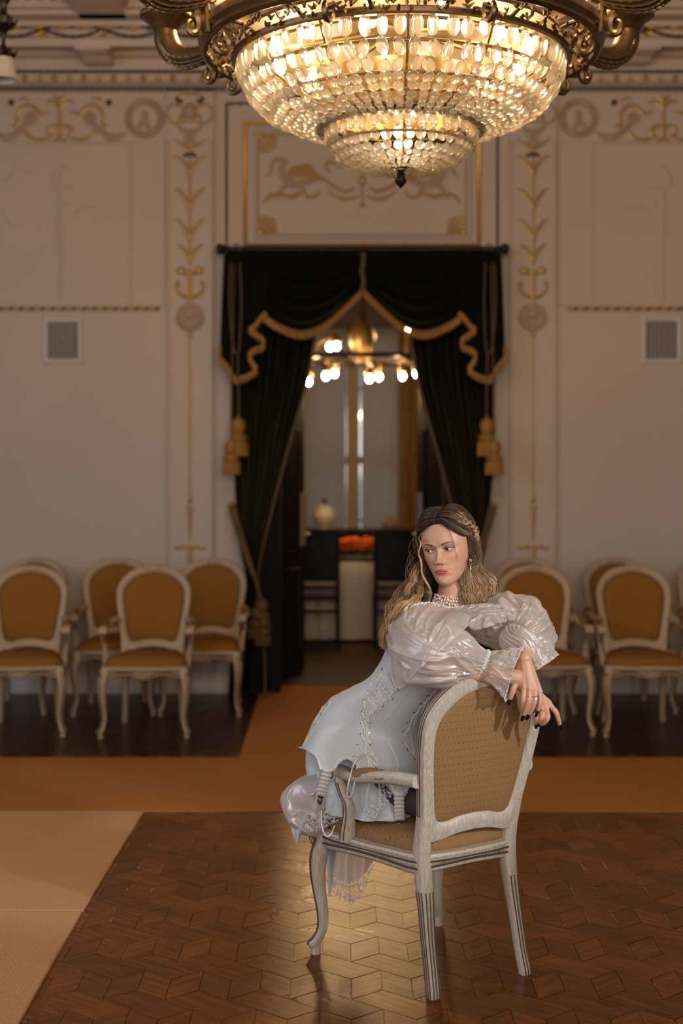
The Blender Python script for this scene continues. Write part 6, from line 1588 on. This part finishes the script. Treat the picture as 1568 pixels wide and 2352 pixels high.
# off-the-shoulder flounce lying over the near upper arm and the chest
top = crom([(906, 1440, 4.56), (922, 1408, 4.53), (950, 1390, 4.52), (985, 1386, 4.54), (1020, 1394, 4.55), (1052, 1396, 4.58), (1088, 1400, 4.62)], 12); low = crom([(896, 1540, 4.50), (906, 1574, 4.43), (926, 1577, 4.40), (948, 1550, 4.345), (985, 1516, 4.32), (1040, 1468, 4.33), (1086, 1424, 4.46)], 12)
def flo(s, q_):
    A = [np.interp(s, np.linspace(0, 1, len(top)), top[:, k]) for k in range(3)]; B = [np.interp(s, np.linspace(0, 1, len(low)), low[:, k]) for k in range(3)]
    A = P(*A); B = P(*B); p = A.lerp(B, q_); e = math.sin(PI * q_) * (.4 + .6 * math.sin(PI * s))
    p += Vector((-.012, -.062, .026)) * e; g = 1 - q_
    qv = Vector((s * 5.2 + .8 * q_, q_ * 1.7 - .6 * s, 0)); rg = lambda f_, sd: (1 - min(1, 2.1 * abs(noise.noise(qv * f_ + Vector((sd, 0, sd))))))
    return p + Vector((0, -1, .3)) * (.010 * nz3(p, 8, 11) + .012 * rg(.75, 3.1) ** 2.4 + .006 * rg(1.7, 6.3) ** 3 + .0022 * math.sin(s * 90) * g ** 3 + .009 * math.sin(s * 9 + q_ * 2) * q_ ** 2)
b = MB(); b.grid(flo, 120, 60); fl = part(b, 'flounce', M_org, angle=180)
b = MB(); b.tube([flo(1 - 0.0 - k / 80, 1.0) for k in range(81)], .0016, 5); b.build('rolled_hem', M_trim, fl, origin=PO)
b = MB(); b.tube([flo(k / 640, 0) + Vector((.0010 * math.sin(k * .21), -.004, .0022 * math.sin(k * .26))) for k in range(600)], [.0036 + .0012 * math.sin(k * .38) for k in range(600)], 6); b.build('ruched_neckline', M_trim, fl, origin=PO)
# second layer: soft folds of the near sleeve below the flounce and the far side's drape over the chest
top2 = crom([(1040, 1400, 4.60), (1075, 1392, 4.62), (1110, 1386, 4.64), (1150, 1388, 4.65), (1190, 1402, 4.62)], 10); low2 = crom([(1060, 1440, 4.46), (1090, 1452, 4.44), (1120, 1446, 4.44), (1150, 1436, 4.46), (1190, 1420, 4.52)], 10)
def flo2(s, q_):
    A = P(*[np.interp(s, np.linspace(0, 1, len(top2)), top2[:, k]) for k in range(3)]); B = P(*[np.interp(s, np.linspace(0, 1, len(low2)), low2[:, k]) for k in range(3)])
    p = A.lerp(B, q_) + Vector((0, -.05, .02)) * math.sin(PI * q_) * math.sin(PI * s) ** .5; return p + Vector((0, -1, .4)) * (.018 * nz3(p, 11, 21) + .024 * (1 - min(1, 2.2 * abs(nz3(p, 12, 5)))) ** 2.2 + .012 * (1 - min(1, 2.2 * abs(nz3(p, 27, 8)))) ** 2.5)
b = MB(); b.grid(flo2, 90, 40); part(b, 'shoulder_drape', M_org, angle=180)

# ------------------------------------------------------------------ hair
M_hair = mat('hair', rough=.40); t = NT(M_hair); A = t.attr(); t.base(A.outputs['Color']); t.b.inputs['Specular IOR Level'].default_value = .42
ROOT, MIDC, TIP_, PALE = (.016, .010, .006), (.062, .033, .017), (.42, .235, .105), (.78, .55, .33)
hb = MB(); hrnd = random.Random(21)
BVH_ = BVHTree.FromPolygons([Vector(p) for p in V], F); HCW = hd(0, .006, .015)
def scalp(x, y, z, off=.006):
    """head surface in the direction of a head-space point, lifted by off"""
    w_ = hd(x, y, z); d = (w_ - HCW).normalized(); h = BVH_.ray_cast(HCW, d)
    return h[0] + d * off if h[0] is not None else w_
# hair-covered scalp: cap bounded by the hairline
def lim(ph):
    a = abs(((ph + PI) % (2 * PI)) - PI)      # 0 front .. pi back
    return np.interp(a, [0, .25, .5, .8, 1.05, 1.25, 1.45, 1.7, 2.3, PI], [.68, .78, .93, 1.06, 1.20, 1.42, 1.72, 1.95, 2.3, 2.35])
nph, nth = 120, 30; rings = []
for j in range(nth):
    ring = []
    for k in range(nph):
        ph = 2 * PI * k / nph; th = .02 + lim(ph) * j / (nth - 1); d = Vector((math.sin(th) * math.sin(ph), .006 / .1 * 0 - math.sin(th) * math.cos(ph), math.cos(th) * 1.12))
        ring.append(scalp(d.x * .1, .006 + d.y * .1, .015 + d.z * .1, .0055 * (1 - (j / (nth - 1)) ** 5) + .0004))
    rings.append(ring)
hb.loft(rings, 0, True, (True, False))
for i in range(len(hb.v)): hb.col[i] = ROOT
def hlook(s_, pale, dark=0.0):
    c_ = np.array(ROOT) * (1 - sm(.05, .35, s_)) + np.array(MIDC) * sm(.05, .35, s_); k = sm(.25, .85, s_) * (1 - dark); tip = np.array(TIP_) * (1 - pale) + np.array(PALE) * pale
    return tuple(c_ * (1 - k) + tip * k)
def locks(guide, n, spread, r=.0010, wave=(.004, 5.0), pale=.3, s0=0.0, s1=1.0, taper=.35, seg=6, dark=0.0, jit=.35, surf=None):
    """n strands following a guide curve: spread = lateral scatter at root/middle/tip, wave = (amplitude, waves)"""
    G = crom([tuple(g) for g in guide], seg); m = len(G)
    if not hasattr(spread, '__len__'): spread = (spread * .5, spread, spread)
    T = np.gradient(G, axis=0); T /= np.linalg.norm(T, axis=1)[:, None]
    N1 = np.cross(T, np.array([0, 1, .02])); N1 /= np.maximum(1e-6, np.linalg.norm(N1, axis=1))[:, None]; N2 = np.cross(T, N1)
    cl_ = hrnd.uniform(-.25, .25); gp = hrnd.uniform(-.8, .8)
    for q_ in range(n):
        a, rad = hrnd.uniform(0, 2 * PI), math.sqrt(hrnd.random()); o1, o2 = rad * math.cos(a), rad * math.sin(a)
        ph, am, fq = gp + hrnd.uniform(-.3, .3) + .5 * o1, wave[0] * hrnd.uniform(.75, 1.25), wave[1] * hrnd.uniform(.93, 1.07); ee = hrnd.uniform(1 - jit * .35, 1)
        pl = min(1, max(0, pale + cl_ + hrnd.uniform(-.5, .5))); dk = min(1, max(0, dark + hrnd.choice((0, 0, .15, .45, .85)) + hrnd.uniform(-.1, .1))); pts = []; R_ = []; C_ = []
        mm = max(4, int(m * ee)); rs = r * hrnd.uniform(.6, 1.3)
        for i in range(mm):
            s_ = i / (m - 1); sp = np.interp(s_, [0, .5, 1], spread); w_ = am * min(1, s_ * 3) * math.sin(2 * PI * fq * s_ + ph)
            p = G[i] + N1[i] * (o1 * sp + w_) + N2[i] * (o2 * sp * .8 + .5 * am * math.cos(2 * PI * fq * s_ + ph)); pts.append(Vector(p)); R_.append(rs * (1 if s_ < .7 else max(.25, 1 - (s_ - .7) / .3 * (1 - taper)))); C_ += [hlook(s0 + (s1 - s0) * s_, pl, dk)] * 3
        hb.tube(pts, R_, 3, cap=False, col=C_)
def H3(x, y, z): return tuple(hd(x, y, z))
def S3(x, y, z, o=.008): return tuple(scalp(x, y, z, o))
def W3(u, v, y): return tuple(P(u, v, y))
# from the centre parting back over the right-hand side of the photograph, into the twisted half-up braid
for i in range(22):
    f_ = i / 21; y0 = -.072 + .115 * f_; zt = .086 + .032 * math.sin(min(1, f_ * 1.5) * PI / 2)
    o = .006 + .008 * math.sin(min(1, f_ * 1.4) * PI / 2) + .002 * (i % 2)
    locks([S3(.001, y0, zt, .003), S3(.018, y0 + .001, zt - .005, o), S3(.042, y0 + .006 + .012 * f_, zt - .023 + .008 * f_, o + .002), S3(.064, y0 * .5 + .000 + .02 * f_, .034 + .030 * f_, o + .002), S3(.074, .014 + .03 * f_, .028 + .018 * f_, .011), S3(.074, .042 + .02 * f_, .008 + .012 * f_, .011), S3(.066, .066 + .012 * f_, -.012, .012)], 58, (.0045, .0075, .006), .00075, (.0016, 2.2), .35 + .45 * (i % 4 == 1), .02, .62 if i % 4 != 1 else .95, .8, dark=.12 if i % 4 != 1 else 0)
# other half: swept to the left and down beside the face
for i in range(20):
    f_ = i / 19; y0 = -.072 + .115 * f_; zt = .086 + .032 * math.sin(min(1, f_ * 1.5) * PI / 2)
    o = .006 + .007 * math.sin(min(1, f_ * 1.4) * PI / 2) + .002 * (i % 2)
    locks([S3(-.001, y0, zt, .003), S3(-.018, y0 - .001, zt - .005, o), S3(-.040, y0 + .002 + .01 * f_, zt - .020, o + .002), S3(-.062, y0 * .55 + .006, .048 + .012 * f_, o + .002), S3(-.072, -.030 + .06 * f_, .018, .010), H3(-.082, -.020 + .055 * f_, -.020), H3(-.083, -.010 + .05 * f_, -.060), H3(-.080, .0 + .04 * f_, -.10)], 58, (.0045, .0075, .010), .00075, (.0026, 3), .30, .02, .8, .8, dark=.15)
for i in range(7):     # blonde streaks drawn back to the braid
    f_ = i / 6; y0 = -.060 + .06 * f_
    locks([S3(.024, y0, .100 - .01 * f_, .013), S3(.046, y0 + .016, .074, .0155), S3(.064, y0 + .040, .052 + .008 * f_, .0155), S3(.073, .030 + .02 * f_, .028, .015), S3(.070, .058 + .012 * f_, .0, .014)], 26, (.002, .004, .005), .0007, (.0014, 2.4), .95, .4, 1.0, .7)
# back of the head
for i in range(26):
    a = -1.75 + 3.5 * i / 25; x, y = .080 * math.sin(a), .100 * math.cos(a)
    locks([S3(0, .03, .117, .010), S3(x * .55, .02 + y * .6, .098, .014), S3(x, .01 + y, .045, .014), S3(x, .012 + y, -.02, .015), H3(x * 1.05, .02 + y * .95, -.08)], 40, (.005, .009, .012), .0009, (.003, 3), .2, 0, .55, .9, dark=.3)
# twisted braid running from the temple to the back
for tw in range(3):
    pts = []
    for k in range(15):
        q_ = k / 14; b0 = Vector(S3(.060 + .016 * q_, -.052 + .112 * q_, .078 - .072 * q_, .0195)); pts.append(tuple(b0 + HR @ Vector((.0045 * math.cos(k * .95 + tw * 2.1), .002, .0095 * math.sin(k * .95 + tw * 2.1)))))
    locks(pts, 60, .0042, .0008, (.0006, 3), .8, .42, 1.0, .8)
    pts = []
    for k in range(12):
        q_ = k / 11; b0 = Vector(S3(.070, .010 + .06 * q_, .066 - .070 * q_, .021)); pts.append(tuple(b0 + HR @ Vector((.005 * math.cos(k * 1.0 + tw * 2.1), .002, .009 * math.sin(k * 1.0 + tw * 2.1)))))
    locks(pts, 55, .0050, .0008, (.0006, 3), .6, .38, .95, .8)
# lengths behind the ear falling to the shoulder on the right of the photograph
for i in range(40):
    f_ = i / 39; u1 = 1056 + 72 * f_; k = hrnd.random()
    locks([S3(.066, .034 + .03 * f_, .02, .012), H3(.080 + .004 * f_, .034 + .03 * f_, -.03), W3(1080 + 18 * f_, 1292, 4.650 + .045 * f_), W3(u1 + 4, 1330, 4.635 + .055 * f_), W3(u1 + 6 + 4 * f_, 1365, 4.63 + .065 * f_), W3(u1 + 6 + 8 * f_, 1400 - 8 * k, 4.625 + .075 * f_)], 34, (.006, .0075, .0075), .00075, (.0058, 3.3), .42 + .4 * math.sin(i * 2.2), .22, 1.0, .4, dark=.10)
# bulk on the left: behind the jaw, over her shoulder and down her back
for i in range(46):
    f_ = i / 45; k = hrnd.random()
    locks([S3(-.068, .0 + .05 * f_, .0, .012), H3(-.081, .005 + .04 * f_, -.05), W3(958 - 18 * f_, 1335 + 4 * k, 4.64 + .06 * f_), W3(938 - 36 * f_, 1372, 4.58 + .07 * f_), W3(910 - 26 * f_ + 8 * k, 1412, 4.545 + .08 * f_), W3(890 - 14 * f_ + 8 * k, 1455, 4.555 + .08 * f_), W3(880 - 12 * f_ + 10 * k, 1492 + 18 * k - 12 * f_, 4.57 + .07 * f_)], 30, (.006, .008, .008), .00075, (.0064, 4.6), .5 + .35 * math.sin(i * 1.7), .2, 1.0, .35, dark=0)
for i in range(16):     # volume beside the cheek on the left
    f_ = i / 15; k = hrnd.random()
    locks([S3(-.058, -.045 + .04 * f_, .052, .010), H3(-.080, -.036 + .04 * f_, .012), H3(-.089, -.030 + .04 * f_, -.030), W3(955 - 6 * k, 1318, 4.60 + .05 * f_), W3(951 - 10 * k, 1345, 4.58 + .05 * f_), W3(938 - 12 * k, 1372, 4.56 + .05 * f_)], 26, (.005, .0075, .009), .00075, (.0046, 3.2), .45, .05, .95, .4, dark=.15)
for i in range(12):     # dark lengths against the neck
    f_ = i / 11; locks([S3(-.066, .01 + .03 * f_, -.02, .010), H3(-.072, .010 + .03 * f_, -.07), W3(974 + 6 * f_, 1345, 4.66 + .03 * f_), W3(980 + 4 * f_, 1372, 4.65 + .03 * f_), W3(970 + 4 * f_, 1396, 4.60 + .04 * f_)], 30, (.006, .008, .009), .00075, (.004, 3), .3, .1, .8, .4, dark=.3)
# hair over the near shoulder towards the neckline
for i in range(14):
    f_ = i / 13
    locks([S3(-.068, -.004, -.03, .012), W3(963 + 6 * f_, 1345, 4.575), W3(955 + 10 * f_, 1370 + 4 * f_, 4.535), W3(936 + 14 * f_, 1382 + 6 * f_, 4.515), W3(908 + 20 * f_, 1400 + 6 * f_, 4.515), W3(884 + 14 * f_, 1436, 4.535)], 24, (.005, .006, .008), .00075, (.004, 4), .65, .3, 1.0, .4)
# face-framing strands
locks([S3(-.046, -.070, .058, .008), S3(-.058, -.060, .040, .010), W3(966, 1248, 4.548), W3(961, 1268, 4.546), W3(967, 1290, 4.544), W3(968, 1312, 4.55), W3(977, 1334, 4.55), W3(987, 1352, 4.555), W3(993, 1368, 4.56)], 44, (.0016, .0024, .003), .0006, (.0012, 4), 1.0, .5, 1.0, .4)
locks([S3(.026, -.070, .076, .006), S3(.040, -.072, .052, .006), S3(.047, -.072, .028, .005), S3(.049, -.072, .004, .004), S3(.051, -.068, -.022, .004), S3(.053, -.060, -.045, .004)], 6, (.002, .003, .002), .00028, (.001, 2), .7, .2, .9, .4)
for i in range(60):      # fly-away wisps
    sd = hrnd.choice((-1, 1)); k = hrnd.random(); v0 = 1215 + 150 * k; u0 = (956 if sd < 0 else 1090) + sd * hrnd.uniform(-4, 6) + (sd * 22 * k)
    locks([W3(u0 - sd * 14, v0 - 22, 4.66), W3(u0 + sd * 4, v0, 4.66), W3(u0 + sd * hrnd.uniform(0, 9), v0 + 24, 4.66), W3(u0 - sd * hrnd.uniform(-3, 8), v0 + 44, 4.66)], 1, .003, .00028, (.002, 1.2), .5, .4, 1, .5)
part(hb, 'hair', M_hair, angle=180, recalc=False)
